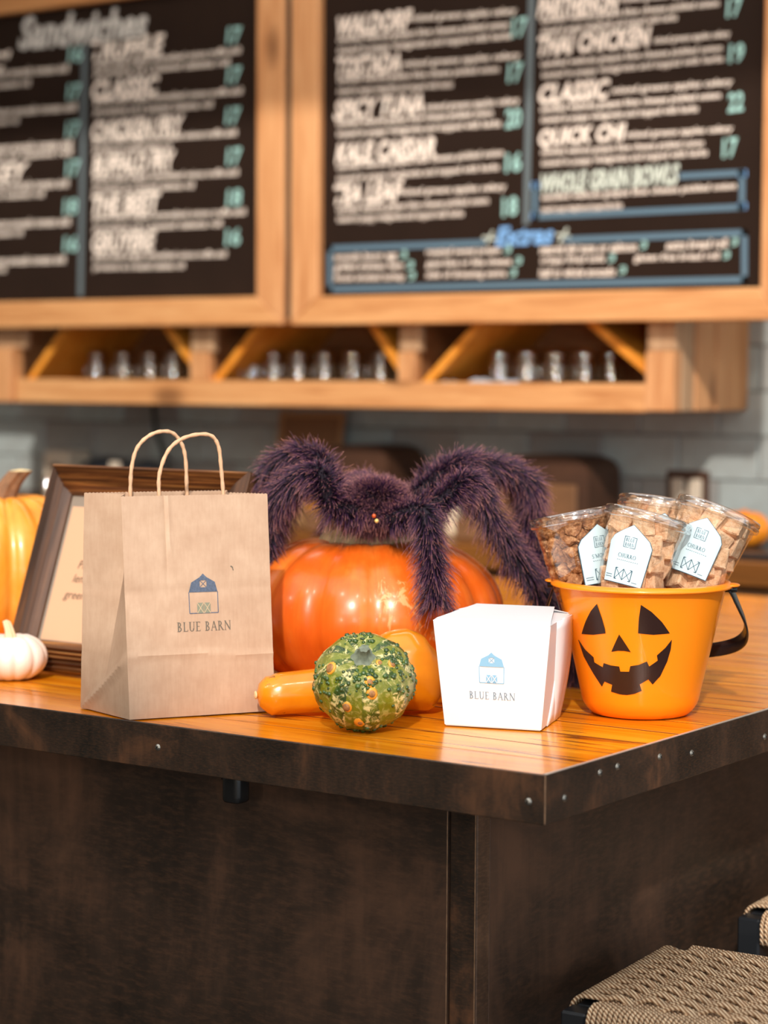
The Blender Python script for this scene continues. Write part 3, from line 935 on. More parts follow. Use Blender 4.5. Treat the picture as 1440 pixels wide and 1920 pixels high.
# kraft panel leaning on the tiles
r = thing('leaning_panel', 'brown kraft panel with a pale border leaning against the tiles', 'panel', (-2.48, 2.80, 1.08), (math.radians(-9), 0, 0))
b = BM(); box(b, (-.118, -.004, 0), (.118, .004, .325), .002); obj('panel', b, M['kraft_board'], r)
for lo, hi in (((-.118, -.007, .31), (.118, -.004, .325)), ((-.118, -.007, 0), (.118, -.004, .012)), ((-.118, -.007, .012), (-.104, -.004, .31)), ((.104, -.007, .012), (.118, -.004, .31))):
    b = BM(); box(b, lo, hi); obj('border', b, M['kraft_edge'], r)

# arched wooden bread boxes
def arched_box(label, x0, x1, y0, y1, h, mat, insert=None):
    r = thing('bread_box', label, 'box', ((x0 + x1) / 2, y0, 1.08))
    w = (x1 - x0) / 2; prof = [(-w, 0), (w, 0)]
    for i in range(13):
        a = PI * i / 12; c, s = math.cos(a), math.sin(a)
        prof.append((w * math.copysign(abs(c) ** .55, c), h - .075 + .075 * abs(s) ** .55))
    b = BM(); F = [b.verts.new((x, 0, z)) for x, z in prof]; B = [b.verts.new((x, y1 - y0, z)) for x, z in prof]
    b.faces.new(F); b.faces.new(list(reversed(B)))
    for i in range(len(F)): b.faces.new((F[i], B[i], B[(i + 1) % len(F)], F[(i + 1) % len(F)]))
    bmesh.ops.recalc_face_normals(b, faces=b.faces[:])
    obj('body', b, M[mat], r)
    b = BM(); box(b, (-w + .006, -.012, .006), (w - .03, 0, h - .075), .004); obj('door', b, M['mid_brown'], r)
    b = BM(); box(b, (-w * .1, -.022, h - .10), (w * .1, -.012, h - .09), .003); obj('handle', b, M['dark_brown'], r)
    if insert:
        b = BM(); box(b, (insert[0], -.02, .01), (insert[1], -.012, h - .04), .003); obj('upright_slat', b, M['tan_card'], r)
arched_box('dark arched wooden box behind the hairy spider body', -2.31, -2.083, 2.66, 2.84, .235, 'dark_brown')
arched_box('dark arched wooden box with a pale slat behind the right spider legs', -1.745, -1.465, 2.68, 2.85, .222, 'dark_brown', (-.05, -.035))
bx('small_frame', 'small dark frame standing between the two arched boxes', 'frame', (-1.965, 2.74, 1.08), (-1.87, 2.765, 1.275), 'dark_brown')
bx('canister', 'tall cream canister between the spider legs', 'canister', (-1.86, 2.60, 1.08), (-1.825, 2.64, 1.17), 'cream_pot', .01)
bx('carton', 'tan carton behind the left spider leg', 'box', (-2.51, 2.58, 1.08), (-2.36, 2.66, 1.15), 'tan_card')
bx('sauce_tub', 'mustard yellow tub behind the left spider leg', 'tub', (-2.43, 2.70, 1.08), (-2.34, 2.76, 1.215), 'yellow_card', .012)
bx('carton', 'brown carton on the back counter right of the spider legs', 'box', (-1.79, 2.55, 1.08), (-1.69, 2.64, 1.135), 'mid_brown')
bx('napkin_box', 'tan box on the back counter under the spider body', 'box', (-2.28, 2.55, 1.08), (-2.13, 2.64, 1.135), 'mid_brown')
# switch plate on the wall
r = thing('switch_plate', 'double light switch in a brown plate on the tiled wall', 'switch', (-1.287, 2.886, 1.215))
b = BM(); box(b, (-.062, 0, -.06), (.062, .008, .05), .003); obj('plate', b, M['dark_brown'], r)
for sx in (-1, 1):
    b = BM(); box(b, (sx * .025 - .019, -.008, -.056), (sx * .025 + .019, 0, .028), .003); obj('rocker', b, M['offwhite'], r)
# dispenser on the wall far left
r = thing('wall_dispenser', 'white wall dispenser with a dark round spout left of the cord', 'dispenser', (-3.44, 2.78, 1.08))
b = BM(); box(b, (-.055, 0, 0), (.055, .1, .185), .012, seg=2); obj('body', b, M['offwhite'], r)
b = BM(); tube(b, [(0, -.012, .125), (0, .0, .125)], .019, 14); obj('spout', b, M['dark_brown'], r)
b = BM(); lathe(b, [(0, 0), (.022, 0), (.024, .01), (.021, .09), (.014, .1), (.014, .115), (0, .115)], 16); xf(b, Matrix.Translation((-3.30, 2.6, 1.08)))
tag(obj('jar', b, M['glass'], smooth=True), 'small glass jar right of the white wall dispenser', 'jar')
# black cap and cord
b = BM()
blob(b, (-3.17, 2.72, 1.2), .06, 1.75, 1.2, .95, 3); box(b, (-3.30, 2.66, 1.165), (-3.19, 2.78, 1.18), .005)
tag(obj('cloth_hat', b, M['black_matt'], smooth=True), 'dark cloth hat lying behind the picture frame', 'hat')
b = BM(); blob(b, (-2.99, 2.70, 1.2), .05, 1.2, 1.1, .95, 3)
tag(obj('black_pouch', b, M['black_matt'], smooth=True), 'small black pouch right of the dark cloth hat', 'pouch')
bx('utensil_caddy', 'box under the dark hat behind the picture frame', 'box', (-3.32, 2.64, 1.08), (-2.93, 2.80, 1.142), 'mid_brown')
bx('white_card', 'pale card standing between the hat and the pouch', 'card', (-3.075, 2.625, 1.08), (-3.035, 2.635, 1.245), 'offwhite', .002)
b = BM(); tube(b, smooth_path([(-3.10, 2.86, 1.43), (-3.10, 2.855, 1.40), (-3.075, 2.84, 1.33), (-3.04, 2.83, 1.27), (-3.02, 2.83, 1.2), (-3.0, 2.83, 1.10)], 5), .007, 8)
tag(obj('power_cord', b, M['black'], smooth=True), 'black cord hanging from the shelf over the grey tiles', 'cord')
# ================================================================== ISLAND: WORKTOP
M['seam'] = plain('dark_plank_seam', lin(112, 58, 16), .4)
M['worn'] = plain('worn_brown_steel_edge', lin(150, 116, 88), .4, .3, var=.4, scale=90)
M['lip'] = plain('highlight_steel', (.62, .58, .52, 1), .35, .6)
top = thing('island_worktop', 'glossy orange plank worktop with a blackened steel edge band', 'worktop', (-1.0, 1.0, 1.0))
PW = .0865
pb = BM(); box(pb, (-1.1, -PW / 2 + .0011, -.02), (1.097, PW / 2 - .0011, .02), .0016)
pl0 = obj('plank', pb, M['tabletop'], top)
pl0.location = (-1.103 + 1.0, .0055 + PW / 2 - 1.0, .03)
k = 1
while .0055 + PW * (k + 1) < 2.08:
    link_copy(pl0, top, (-1.103 + 1.0, .0055 + PW * (k + .5) - 1.0 + 0, .03 - random.uniform(0, .0008)))
    k += 1
YB = .0055 + PW * k + .003
sb = BM(); box(sb, (-1.1, -.0011, -.006), (1.097, .0011, .0)); seam0 = obj('seam', sb, M['seam'], top); seam0.location = (-.103, .0055 + PW - 1.0, .0497)
for j in range(2, k): link_copy(seam0, top, (-.103, .0055 + PW * j - 1.0, .0497))
b = BM(); box(b, (-2.2, .006, .994), (-.004, YB, 1.0095)); obj('underlay', b, M['darkslot'], top, world=True)
b = BM(); box(b, (-2.2, 0, .993), (-.0005, .0045, 1.0512), .0009); obj('edge_band', b, M['band'], top, world=True)
b = BM(); box(b, (-.0045, .0002, .993), (0.0005, YB, 1.0512), .0009); obj('edge_band', b, M['band'], top, world=True)
b = BM(); box(b, (-.0044, .003, 1.0512), (.0002, YB - .004, 1.0518)); obj('edge_highlight', b, M['lip'], top, world=True, label='bright strip drawing the edge highlight')  # brighter strip paints the highlight along the band's top edge
b = BM(); box(b, (-.0006, -.0006, .994), (.0009, .0008, 1.0505), .0004); obj('corner_lip', b, M['worn'], top, world=True, label='worn steel corner')
b = BM(); box(b, (-2.2, YB - .003, .993), (-.005, YB, 1.051), .0009); obj('edge_band', b, M['band'], top, world=True)
b = BM(); box(b, (-1.7, -.0012, .9925), (-.95, .002, .9965), .0004); obj('reflect_strip', b, M['kraft_edge'], top, world=True)  # pale strip stands in for light reflected below the band
def screw(loc, face):
    b = BM(); lathe(b, [(0, .0024), (.002, .0022), (.0036, .0014), (.0046, 0)], 14)
    x = BM(); box(x, (-.0024, -.0005, .0019), (.0024, .0005, .0026)); box(x, (-.0005, -.0024, .0019), (.0005, .0024, .0026))
    R = Matrix.Rotation(PI / 2, 4, 'X') if face == 'front' else Matrix.Rotation(PI / 2, 4, 'Y')
    m = Matrix.Translation(loc) @ R @ Matrix.Rotation(random.uniform(0, 1.5), 4, 'Z')
    xf(b, m); xf(x, m)
    s = obj('screw', b, M['brass'], top, world=True, smooth=True)
    obj('recess', x, M['darkslot'], s, world=True)
for x, z in ((-.584, 1.021), (-.022, 1.018), (-1.2, 1.02)): screw((x, 0, z), 'front')
for y, z in ((.044, 1.018), (.127, 1.035), (.17, 1.036), (.279, 1.032), (.587, 1.015), (.367, 1.024), (1.1, 1.02)): screw((.0005, y, z), 'side')
b = BM(); box(b, (-.507, .035, .952), (-.478, .062, .993), .009, seg=3)
tube(b, [(-.512, .045, .984), (-.507, .045, .984)], .004, 8)
obj('bag_hook', b, M['black'], top, world=True, smooth=True, label='black hook under the edge band')

# ================================================================== ISLAND: BASE
base = thing('kitchen_island', 'rust-brown steel clad counter base under the plank worktop', 'counter', (-1.1, 1.0, 0))
def bp(name, lo, hi, mat, bev=.0012):
    b = BM(); box(b, lo, hi, bev); return obj(name, b, M[mat], base, world=True)
bp('core', (-2.1, .104, .0), (-.164, 1.98, .99), 'darkslot', 0)
bp('front_panel', (-2.1, .096, .01), (-.1955, .104, .99), 'panel')
bp('corner_angle', (-.1945, .1005, .01), (-.1572, .1045, .99), 'band')  # darker steel puts the shade of this recess into the colour
bp('worn_edge', (-.1961, .0956, .01), (-.1951, .0966, .99), 'worn', .0002)
bp('worn_edge', (-.1578, .1000, .01), (-.1567, .1010, .99), 'worn', .0002)
bp('corner_angle', (-.1610, .1050, .01), (-.1570, .1345, .99), 'angle')
bp('side_panel', (-.1640, .1350, .01), (-.1580, 1.98, .99), 'panel')

# ================================================================== PAPER BAG
kt = NT('kraft_paper'); v = kt.coords(); f = kt.noise(v, 30, 5, .6); f2 = kt.noise(kt.coords((1, 1, .12)), 260, 2)
c = kt.ramp(f, [(.3, lin(182, 149, 123)), (.7, lin(196, 165, 139))])
c = kt.mix(kt.ramp(f2, [(.35, (.12, .12, .12, 1)), (.6, (0, 0, 0, 1))]), c, lin(150, 116, 86))
kt.set(Base_Color=c, Roughness=.62); kt.bump(kt.noise(kt.coords((1, 1, .6)), 22, 4), .12, .004)
M['kraft'] = kt.m
M['kraft_rope'] = plain('twisted_kraft_cord', lin(208, 166, 130), .7, var=.12, scale=120, bump=.3)
bag = thing('paper_bag', 'upright brown kraft paper bag with twisted handles and barn print', 'bag', (-.64, .1, 1.05))
B0 = Vector((-.6355, .003, 1.0517)); UX = Vector((.103, .171, 0)).normalized(); VX = Vector((-.126, .040, 0)).normalized(); NF = Vector((UX.y, -UX.x, 0))
BW, BD, BH = .2045, .131, .2936
def bag_dep(h):                      # depth of the bag at height h
    return BD - .033 * (h / BH)
def bag_front(u, h, e=0.0):
    p = B0 + UX * (BW * (u - .012 * (h / BH))) + VX * (.016 * h / BH) + Vector((0, 0, h))
    d = .004 * math.sin(PI * min(max(u, 0), 1)) * math.sin(PI * min(h / BH, 1))
    d += .0016 * math.exp(-((h - .081 - .003 * math.sin(u * 5)) / .004) ** 2) - .0010 * math.exp(-((h - .166 - .004 * u) / .006) ** 2)
    d -= .0016 * math.exp(-((u - .285) / .012) ** 2) * (1 if h > .21 else max(0, (h - .17) / .04)) - .0010 * math.exp(-((u - .31) / .012) ** 2) * (1 if h > .22 else 0)
    d += .0006 * math.sin(u * 17 + h * 60) * math.sin(h * 47)
    return p + NF * (d + e)
def bag_back(u, h): return bag_front(u, h) * 1.0 - NF * (.008 * math.sin(PI * u) * math.sin(PI * h / BH)) + VX * bag_dep(h)
b = BM(); nu, nh = 80, 60
def zz(i): return .0005 if i % 2 else -.0005
def panel_grid(fn, n):
    return [[b.verts.new(fn(i / n, BH * j / nh + (zz(i) if j == nh else 0))) for j in range(nh + 1)] for i in range(n + 1)]
def stitch(g):
    for i in range(len(g) - 1):
        for j in range(nh): b.faces.new((g[i][j], g[i + 1][j], g[i + 1][j + 1], g[i][j + 1]))
gF = panel_grid(bag_front, nu); stitch(gF)
gB = panel_grid(bag_back, nu); stitch(gB)
def side(u, sgn):
    def fn(s, h):
        p = bag_front(u, h).lerp(bag_back(u, h), s)
        fold = .080 * max(0, 1 - s * 1.05)                # gusset crease runs from the front edge down to the back foot
        k = max(0, h - fold) / (BH - fold)
        tri = 1 - abs(2 * s - 1)
        return p + UX * sgn * (tri * (.031 * min(1, k * 1.6)) - .0045 * (1 - min(1, abs(h - fold) / .012)) * min(1, s * 9) * min(1, (1 - s) * 9))
    return panel_grid(fn, 48)
stitch(side(0.0, 1)); stitch(side(1.0, -1))
bm_bot = [bag_front(0, 0), bag_front(1, 0), bag_back(1, 0), bag_back(0, 0)]
b.faces.new([b.verts.new(p + Vector((0, 0, .0004))) for p in bm_bot])
bmesh.ops.remove_doubles(b, verts=b.verts[:], dist=2e-4)
bmesh.ops.recalc_face_normals(b, faces=b.faces[:])
o = obj('body', b, M['kraft'], bag, world=True)
for p in o.data.polygons: p.use_smooth = True
sm = o.modifiers.new('split', 'EDGE_SPLIT'); sm.split_angle = math.radians(24)
def handle(pts, back):
    w = []
    for u, h in pts:
        p = bag_front(u, min(h, BH)) + Vector((0, 0, max(0, h - BH)))
        w.append(p + (VX * (bag_dep(BH) - .004) if back else VX * .004))
    pth = smooth_path(w, 7)
    hb = BM(); tube(hb, pth, [.0027 + .00035 * math.sin(i * 1.9) for i in range(len(pth))], 8)
    obj('handle', hb, M['kraft_rope'], bag, world=True, smooth=True)
handle([(.265, BH - .03), (.265, BH + .0), (.27, BH + .03), (.335, BH + .061), (.45, BH + .077), (.60, BH + .080), (.668, BH + .066), (.69, BH + .035), (.705, BH), (.705, BH - .03)], False)
handle([(.305, BH - .03), (.305, BH), (.315, BH + .035), (.36, BH + .062), (.46, BH + .079), (.58, BH + .0815), (.655, BH + .068), (.69, BH + .045), (.70, BH), (.70, BH - .03)], True)
fb = lambda e: (lambda u, v: bag_front(u / BW, v, e))
m1, d1, x1 = barn(.524 * BW, .1368, .0400, .0525, .0011)
obj('barn_print', decal(m1, fb(.0006)), M['bag_navy'], bag, world=True)
obj('barn_doors', decal(d1, fb(.0006)), M['bag_sage'], bag, world=True)
obj('door_braces', decal(x1, fb(.0009)), M['bag_line'], bag, world=True)
obj('lettering', decal(word('BLUE BARN', .524 * BW, .1130, .0125, .0765, True), fb(.0006)), M['bag_text'], bag, world=True)
obj('ink_speck', decal([line2((.72 * BW, .198), (.735 * BW, .196), .0016), line2((.733 * BW, .196), (.738 * BW, .192), .0012)], fb(.0006)), M['bag_text'], bag, world=True)

# ================================================================== WHITE FOOD BOX
wm = NT('white_coated_card'); wm.set(Base_Color=lin(226, 229, 232), Roughness=.35); wm.bump(wm.noise(wm.coords(), 40, 2), .03, .001)
M['white_card'] = wm.m
fbx = thing('food_box', 'white folded card takeaway box with blue barn print on the worktop corner', 'box', (-.24, .30, 1.05))
K = [Vector((-.284, .222, 1.0508)), Vector((-.160, .259, 1.0508)), Vector((-.202, .376, 1.0508)), Vector((-.326, .339, 1.0508))]
kc = sum(K, Vector()) / 4
TP = [kc + (p - kc) * 1.21 + Vector((0, 0, .138)) for p in K]
b = BM(); lo = [b.verts.new(p) for p in K]; hi = [b.verts.new(p) for p in TP]
b.faces.new(list(reversed(lo)))
for i in range(4): b.faces.new((lo[i], lo[(i + 1) % 4], hi[(i + 1) % 4], hi[i]))
bmesh.ops.recalc_face_normals(b, faces=b.faces[:])
bmesh.ops.bevel(b, geom=[e for e in b.edges if not e.is_boundary], offset=.0012, segments=2, affect='EDGES')
o = obj('body', b, M['white_card'], fbx, world=True)
ex = (K[1] - K[0]).normalized(); ey = (K[2] - K[1]).normalized()
def card(name, pts, thick=.0007, label=None):
    b = BM(); vs_ = [b.verts.new(p) for p in pts]; b.faces.new(vs_)
    o = obj(name, b, M['white_card'], fbx, world=True, label=label)
    s = o.modifiers.new('t', 'SOLIDIFY'); s.thickness = thick; s.offset = 0
    return o
zt = Vector((0, 0, 1))
card('top_flap', [TP[0] + zt * .0004, TP[1] + zt * .0004, TP[1] + ey * .012 + zt * .003 - ex * .002, TP[2] - ex * .022 + zt * .0085 - ey * .008, TP[3] + ex * .026 + zt * .0085 - ey * .008, TP[0] + ey * .012 + zt * .003 + ex * .003])
card('side_flap', [TP[1] - zt * .001 - ex * .001, TP[2] - zt * .001 - ex * .001, TP[2] - ex * .04 + zt * .004 - ey * .006, TP[1] - ex * .04 + zt * .001 + ey * .01])
card('side_flap', [TP[0] - zt * .001 + ex * .001, TP[0] + ex * .04 + zt * .001 + ey * .01, TP[3] + ex * .04 + zt * .004 - ey * .006, TP[3] - zt * .001 + ex * .001])
card('rear_flap', [TP[3] - zt * .0005, TP[2] - zt * .0005, TP[2] - ex * .02 + zt * .006 - ey * .02, TP[3] + ex * .02 + zt * .006 - ey * .02])
# folded gusset on the right side: a curved pleat standing off the wall
b = BM(); g = []
for i in range(13):
    t_ = i / 12
    inner = K[1].lerp(K[2], .30 + .45 * t_ * (1 - t_)).lerp(TP[1].lerp(TP[2], .55), t_)
    outer = K[2].lerp(TP[2], t_)
    bul = math.sin(PI * t_) * .004 + .001 + .002 * t_
    g.append([b.verts.new(inner.lerp(outer, s) + ex * (.0008 + bul * s ** 1.5)) for s in (0, .25, .5, .75, 1)])
for i in range(12):
    for j in range(4): b.faces.new((g[i][j], g[i][j + 1], g[i + 1][j + 1], g[i + 1][j]))
o = obj('side_pleat', b, M['white_card'], fbx, world=True, smooth=True)
s = o.modifiers.new('t', 'SOLIDIFY'); s.thickness = .0008
b = BM(); g = []
for i in range(13):
    t_ = i / 12
    inner = K[1].lerp(K[2], .62).lerp(TP[1].lerp(TP[2], .30), t_)
    outer = K[1].lerp(K[2], .80).lerp(TP[1].lerp(TP[2], .86), t_)
    bul = math.sin(PI * t_) * .003 + .002 + .003 * t_
    g.append([b.verts.new(inner.lerp(outer, s) + ex * (.0008 + bul * s)) for s in (0, .5, 1)])
for i in range(12):
    for j in range(2): b.faces.new((g[i][j], g[i][j + 1], g[i + 1][j + 1], g[i + 1][j]))
o = obj('side_pleat', b, M['white_card'], fbx, world=True, smooth=True)
s = o.modifiers.new('t', 'SOLIDIFY'); s.thickness = .0008
fn_ = ((TP[1] - TP[0]).cross(TP[0] - K[0])).normalized()
if fn_.y > 0: fn_ = -fn_
def bxf(u, v):                       # u 0..1 across, v metres up the slanted front
    h = v / .1395
    a = K[0].lerp(TP[0], h); c = K[1].lerp(TP[1], h)
    return a.lerp(c, u) + fn_ * .0010
bw2 = .142
m1, d1, x1 = barn(.50 * bw2, .0605, .0325, .0405, .0011)
fm = lambda u, v: bxf(u / bw2, v)
obj('barn_print', decal(m1, fm), M['box_blue'], fbx, world=True)
obj('barn_doors', decal(d1, fm), M['box_blue'], fbx, world=True)
obj('door_braces', decal(x1, lambda u, v: bxf(u / bw2, v) + fn_ * .0006), M['white_card'], fbx, world=True)
obj('lettering', decal(word('BLUE BARN', .505 * bw2, .0385, .0098, .0640, True), fm), M['box_grey'], fbx, world=True)

# ================================================================== PUMPKINS AND GOURDS ON THE WORKTOP
pumpkin('pumpkin', 'large glossy deep orange pumpkin with the hairy spider on top', (-.602, .495, 1.051), .203, .232, 14, .06, 'pumpkin', (.066, .060, .060, (.004, 0), 'stem_tan', .024), .45, 11, .20)
pumpkin('pumpkin', 'tall yellow orange pumpkin left of the dark picture frame', (-1.345, .470, 1.051), .148, .275, 15, .09, 'pumpkin_yellow', (.021, .018, .072, (.034, .010), 'stem_brown', .030), .2, 5, .2)
pumpkin('pumpkin', 'little white pumpkin at the left end of the worktop', (-1.036, .186, 1.051), .054, .072, 11, .08, 'white_rind', (.008, .006, .034, (-.008, .004), 'stem_cream', .014), .5, 8, .3, 'stem_cream')

# long-necked squash
sq = thing('squash', 'orange long-necked squash lying behind the green warty gourd', 'squash', (-.43, .22, 1.05))
SA = Vector((-.523, .129, 0)); SD = Vector((.68, .735, 0)).normalized(); SL = .258; SN = SD.cross(Vector((0, 0, 1)))
prof = [(0, .001), (.015, .015), (.05, .0245), (.10, .028), (.2, .0285), (.34, .0295), (.46, .0345), (.58, .045), (.70, .0535), (.80, .0560), (.88, .052), (.94, .040), (.98, .022), (1, .002)]
def rprof(t):
    for (a, r0), (c, r1) in zip(prof, prof[1:]):
        if t <= c:
            u = (t - a) / (c - a); return r0 + (r1 - r0) * u
    return .002
ts = [0, .006, .015, .03, .05, .075] + [.1 + .8 * i / 36 for i in range(37)] + [.92, .94, .96, .975, .985, .994, 1]
b = BM(); rings = []
for t_ in ts:
    rr = sum(rprof(min(1, max(0, t_ + d))) for d in (-.012, 0, .012)) / 3 if .02 < t_ < .97 else rprof(t_)
    zc = 1.0512 + max(.0285 * min(1, t_ / .06) ** .5 if t_ < .06 else 0, rr if t_ > .06 else .0285) + .004 * math.sin(PI * t_)
    if t_ > .9: zc = 1.0512 + .047
    ctr = SA + SD * SL * t_ + Vector((0, 0, zc))
    rings.append([b.verts.new(ctr + (SN * math.cos(2 * PI * k_ / 40) + Vector((0, 0, 1)) * math.sin(2 * PI * k_ / 40)) * rr * (1 + .012 * math.cos(10 * 2 * PI * k_ / 40))) for k_ in range(40)])
for i in range(len(rings) - 1):
    for k_ in range(40): b.faces.new((rings[i][k_], rings[i][(k_ + 1) % 40], rings[i + 1][(k_ + 1) % 40], rings[i + 1][k_]))
b.faces.new(rings[0]); b.faces.new(rings[-1])
bmesh.ops.recalc_face_normals(b, faces=b.faces[:])
t = NT('orange_squash_skin'); v = t.coords(); f = t.noise(v, 9, 4, .6)
c = t.ramp(f, [(.3, lin(196, 108, 8)), (.55, lin(214, 130, 14)), (.75, lin(226, 148, 30))])
sp = t.noise(v, 95, 3, .7)
sp2 = t.noise(v, 12, 2); mu = t.n('ShaderNodeMath', operation='MULTIPLY'); t.l(sp, mu.inputs[0]); t.l(sp2, mu.inputs[1])
c = t.mix(t.ramp(mu.outputs[0], [(.345, (0, 0, 0, 1)), (.385, (.8, .8, .8, 1))]), c, lin(96, 58, 14))
t.set(Base_Color=c, Roughness=.24); t.b.inputs['Coat Weight'].default_value = .35
obj('body', b, t.m, sq, world=True, smooth=True)
b = BM(); tip = SA + Vector((0, 0, 1.0512 + .0285))
blob(b, tip - SD * .001, .007, .35, 1, .8, 2, Matrix.Rotation(math.atan2(SD.y, SD.x), 4, 'Z')); obj('blossom_scar', b, M['stem_tan'], sq, world=True, smooth=True)

# warty gourd, stem tilted towards the viewer
CAMD = Vector((.573, -.819, 0))
gd_c = Vector((-.348, .130, 1.051 + .0622))
gz = (Vector((0, 0, 1)) * math.cos(math.radians(40)) + CAMD * math.sin(math.radians(40)) + Vector((-.02, 0, 0))).normalized()
gx = Vector((0, 0, 1)).cross(gz).normalized(); gy = gz.cross(gx)
gm = Matrix(((gx.x, gy.x, gz.x, gd_c.x), (gx.y, gy.y, gz.y, gd_c.y), (gx.z, gy.z, gz.z, gd_c.z), (0, 0, 0, 1)))
gd = thing('gourd', 'round green warty gourd in front of the orange squash', 'gourd', matrix=gm)
rg = random.Random(5)
def gsurf(th, ph):                   # th around the stem, ph latitude -pi/2..pi/2
    r = .0650; cr = math.cos(ph); z = math.sin(ph)
    rib = 1 + .022 * math.cos(9 * th) * cr
    rad = r * (cr ** .92 if cr > 0 else 0) * rib
    zz_ = .0575 * z - .012 * max(0, (z - .8) / .2) ** 1.5 * (1 if z > 0 else 0)
    bump_ = .0009 * math.sin(7 * th + 11 * ph) * math.sin(13 * ph + 3 * th)
    return Vector(((rad + bump_) * math.cos(th), (rad + bump_) * math.sin(th), zz_))
b = BM(); rings = []
for i in range(41):
    ph = -PI / 2 + PI * i / 40
    rings.append([b.verts.new(gsurf(2 * PI * k_ / 90, ph)) for k_ in range(90)])
for i in range(40):
    for k_ in range(90): b.faces.new((rings[i][k_], rings[i][(k_ + 1) % 90], rings[i + 1][(k_ + 1) % 90], rings[i + 1][k_]))
bmesh.ops.remove_doubles(b, verts=b.verts[:], dist=1e-5); bmesh.ops.recalc_face_normals(b, faces=b.faces[:])
t = NT('mottled_green_rind'); v = t.coords((1, 1, .6)); f = t.noise(v, 34, 6, .68, .5); f2 = t.noise(t.coords(), 110, 5, .7, .8)
c = t.ramp(f, [(.28, lin(18, 36, 12)), (.46, lin(46, 70, 18)), (.58, lin(96, 112, 30)), (.70, lin(176, 168, 84))])
c = t.mix(t.ramp(f2, [(.50, (0, 0, 0, 1)), (.60, (.85, .85, .85, 1))]), c, lin(224, 208, 144))
tc = t.n('ShaderNodeTexCoord'); sx = t.n('ShaderNodeSeparateXYZ'); t.l(tc.outputs['Object'], sx.inputs[0])
at = t.n('ShaderNodeMath', operation='ARCTAN2'); t.l(sx.outputs[1], at.inputs[0]); t.l(sx.outputs[0], at.inputs[1])
mm = t.n('ShaderNodeMath', operation='MULTIPLY'); mm.inputs[1].default_value = 9; t.l(at.outputs[0], mm.inputs[0])
cs = t.n('ShaderNodeMath', operation='COSINE'); t.l(mm.outputs[0], cs.inputs[0])
c = t.mix(t.ramp(cs.outputs[0], [(0.0, (.7, .7, .7, 1)), (.05, (0, 0, 0, 1))]), c, lin(120, 124, 24))
t.set(Base_Color=c, Roughness=.32); t.bump(f2, .5, .003); t.b.inputs['Coat Weight'].default_value = .25
M['gourd'] = t.m
M['wart_green'] = plain('dark_green_wart', lin(52, 78, 30), .28, var=.5, scale=90, coat=.3)
obj('body', b, M['gourd'], gd, smooth=True)
b = BM()
clusters = [(rg.uniform(0, 2 * PI), rg.uniform(-1.1, 1.15)) for _ in range(16)]
for _ in range(330):
    cth, cph = rg.choice(clusters)
    th = cth + rg.gauss(0, .28); ph = max(-1.2, min(1.2, cph + rg.gauss(0, .22)))
    p = gsurf(th, ph); r = rg.choice([.0018, .0022, .0028, .0034, .0042])
    blob(b, p - p.normalized() * r * .2, r, sub=1)
obj('warts', b, M['wart_green'], gd, smooth=True, kind='stuff')
s, tv = stem_mesh(.0085, .0065, .020, (.002, -.002), 6, 24, 2.1); xf(s, Matrix.Translation((0, 0, .0445)))
M['stem_grey'] = plain('dark_grey_green_stem', lin(104, 112, 96), .7, var=.4, scale=120, bump=.5)
cp = stem_cap(s, [v for v in s.verts if v.co.z > .0644], None); so = obj('stem', s, M['stem_grey'], gd, smooth=True); obj('stem_cut_end', cp, M['stem_grey'], so, smooth=True)
M['blister_o'] = plain('orange_blister', lin(222, 150, 46), .4, var=.15, scale=120)
M['blister_c'] = plain('brown_scab', lin(150, 106, 62), .6, var=.35, scale=200, bump=.4)
def on_gourd(px, py):                # spot as seen from the front: offsets right / up in gourd radii
    rt = Vector((.8192, .5735, 0)); up = Vector((0, 0, 1)); fw = CAMD
    d = (rt * px + up * py + fw * math.sqrt(max(0, 1 - px * px - py * py))).normalized()
    l = gm.to_3x3().inverted() @ d
    th = math.atan2(l.y, l.x); ph = math.asin(max(-1, min(1, l.z)))
    p = gsurf(th, ph); n = p.normalized()
    return p, n
for px, py, r, dk in ((-.33, -.36, .0075, .7), (-.06, -.72, .0085, .45), (-.62, .42, .0085, .7), (.12, .22, .007, .55), (.16, -.02, .0075, .6), (.56, .50, .006, .6), (.30, .62, .005, .6)):
    p, n = on_gourd(px, py)
    q = n.to_track_quat('Z', 'Y').to_matrix().to_4x4()
    b = BM(); blob(b, p - n * .0008, r, 1, 1.15, .28, 2, q); o = obj('blister', b, M['blister_o'], gd, smooth=True)
    b = BM(); blob(b, p + n * .0006, r * dk, 1, 1.1, .36, 2, q); obj('scab', b, M['blister_c'], o, smooth=True)

# ================================================================== PICTURE FRAME WITH A PRINTED CARD
fr = thing('picture_frame', 'dark ridged wood frame with a printed card leaning behind the paper bag', 'picture frame', (-1.111, .263, 1.0515), (math.radians(-20), 0, 0))
FW, FH, RW = .396, .325, .046
ridge = [(0, 0), (0, -.020)] + [(.004 + .0075 * i + d, -.025 + (.009 if d else 0)) for i in range(5) for d in (0, .0052)] + [(RW, -.012), (RW, 0)]
def rail(length, m, mat, prof_):
    b = BM(); A = []; B = []
    for w, y in prof_:
        A.append(b.verts.new((w, y, w))); B.append(b.verts.new((length - w, y, w)))
    n = len(prof_)
    for i in range(n - 1): b.faces.new((A[i], A[i + 1], B[i + 1], B[i]))
    b.faces.new((A[-1], A[0], B[0], B[-1])); b.faces.new(list(reversed(A))); b.faces.new(B)
    xf(b, m); bmesh.ops.recalc_face_normals(b, faces=b.faces[:])
    return obj('frame_rail', b, M[mat], fr)
flatp = [(0, 0), (0, -.019), (.003, -.0235), (.020, -.0245), (.034, -.021), (.038, -.017), (RW, -.012), (RW, 0)]
rail(FW, Matrix.Identity(4), 'frame_dark', ridge)
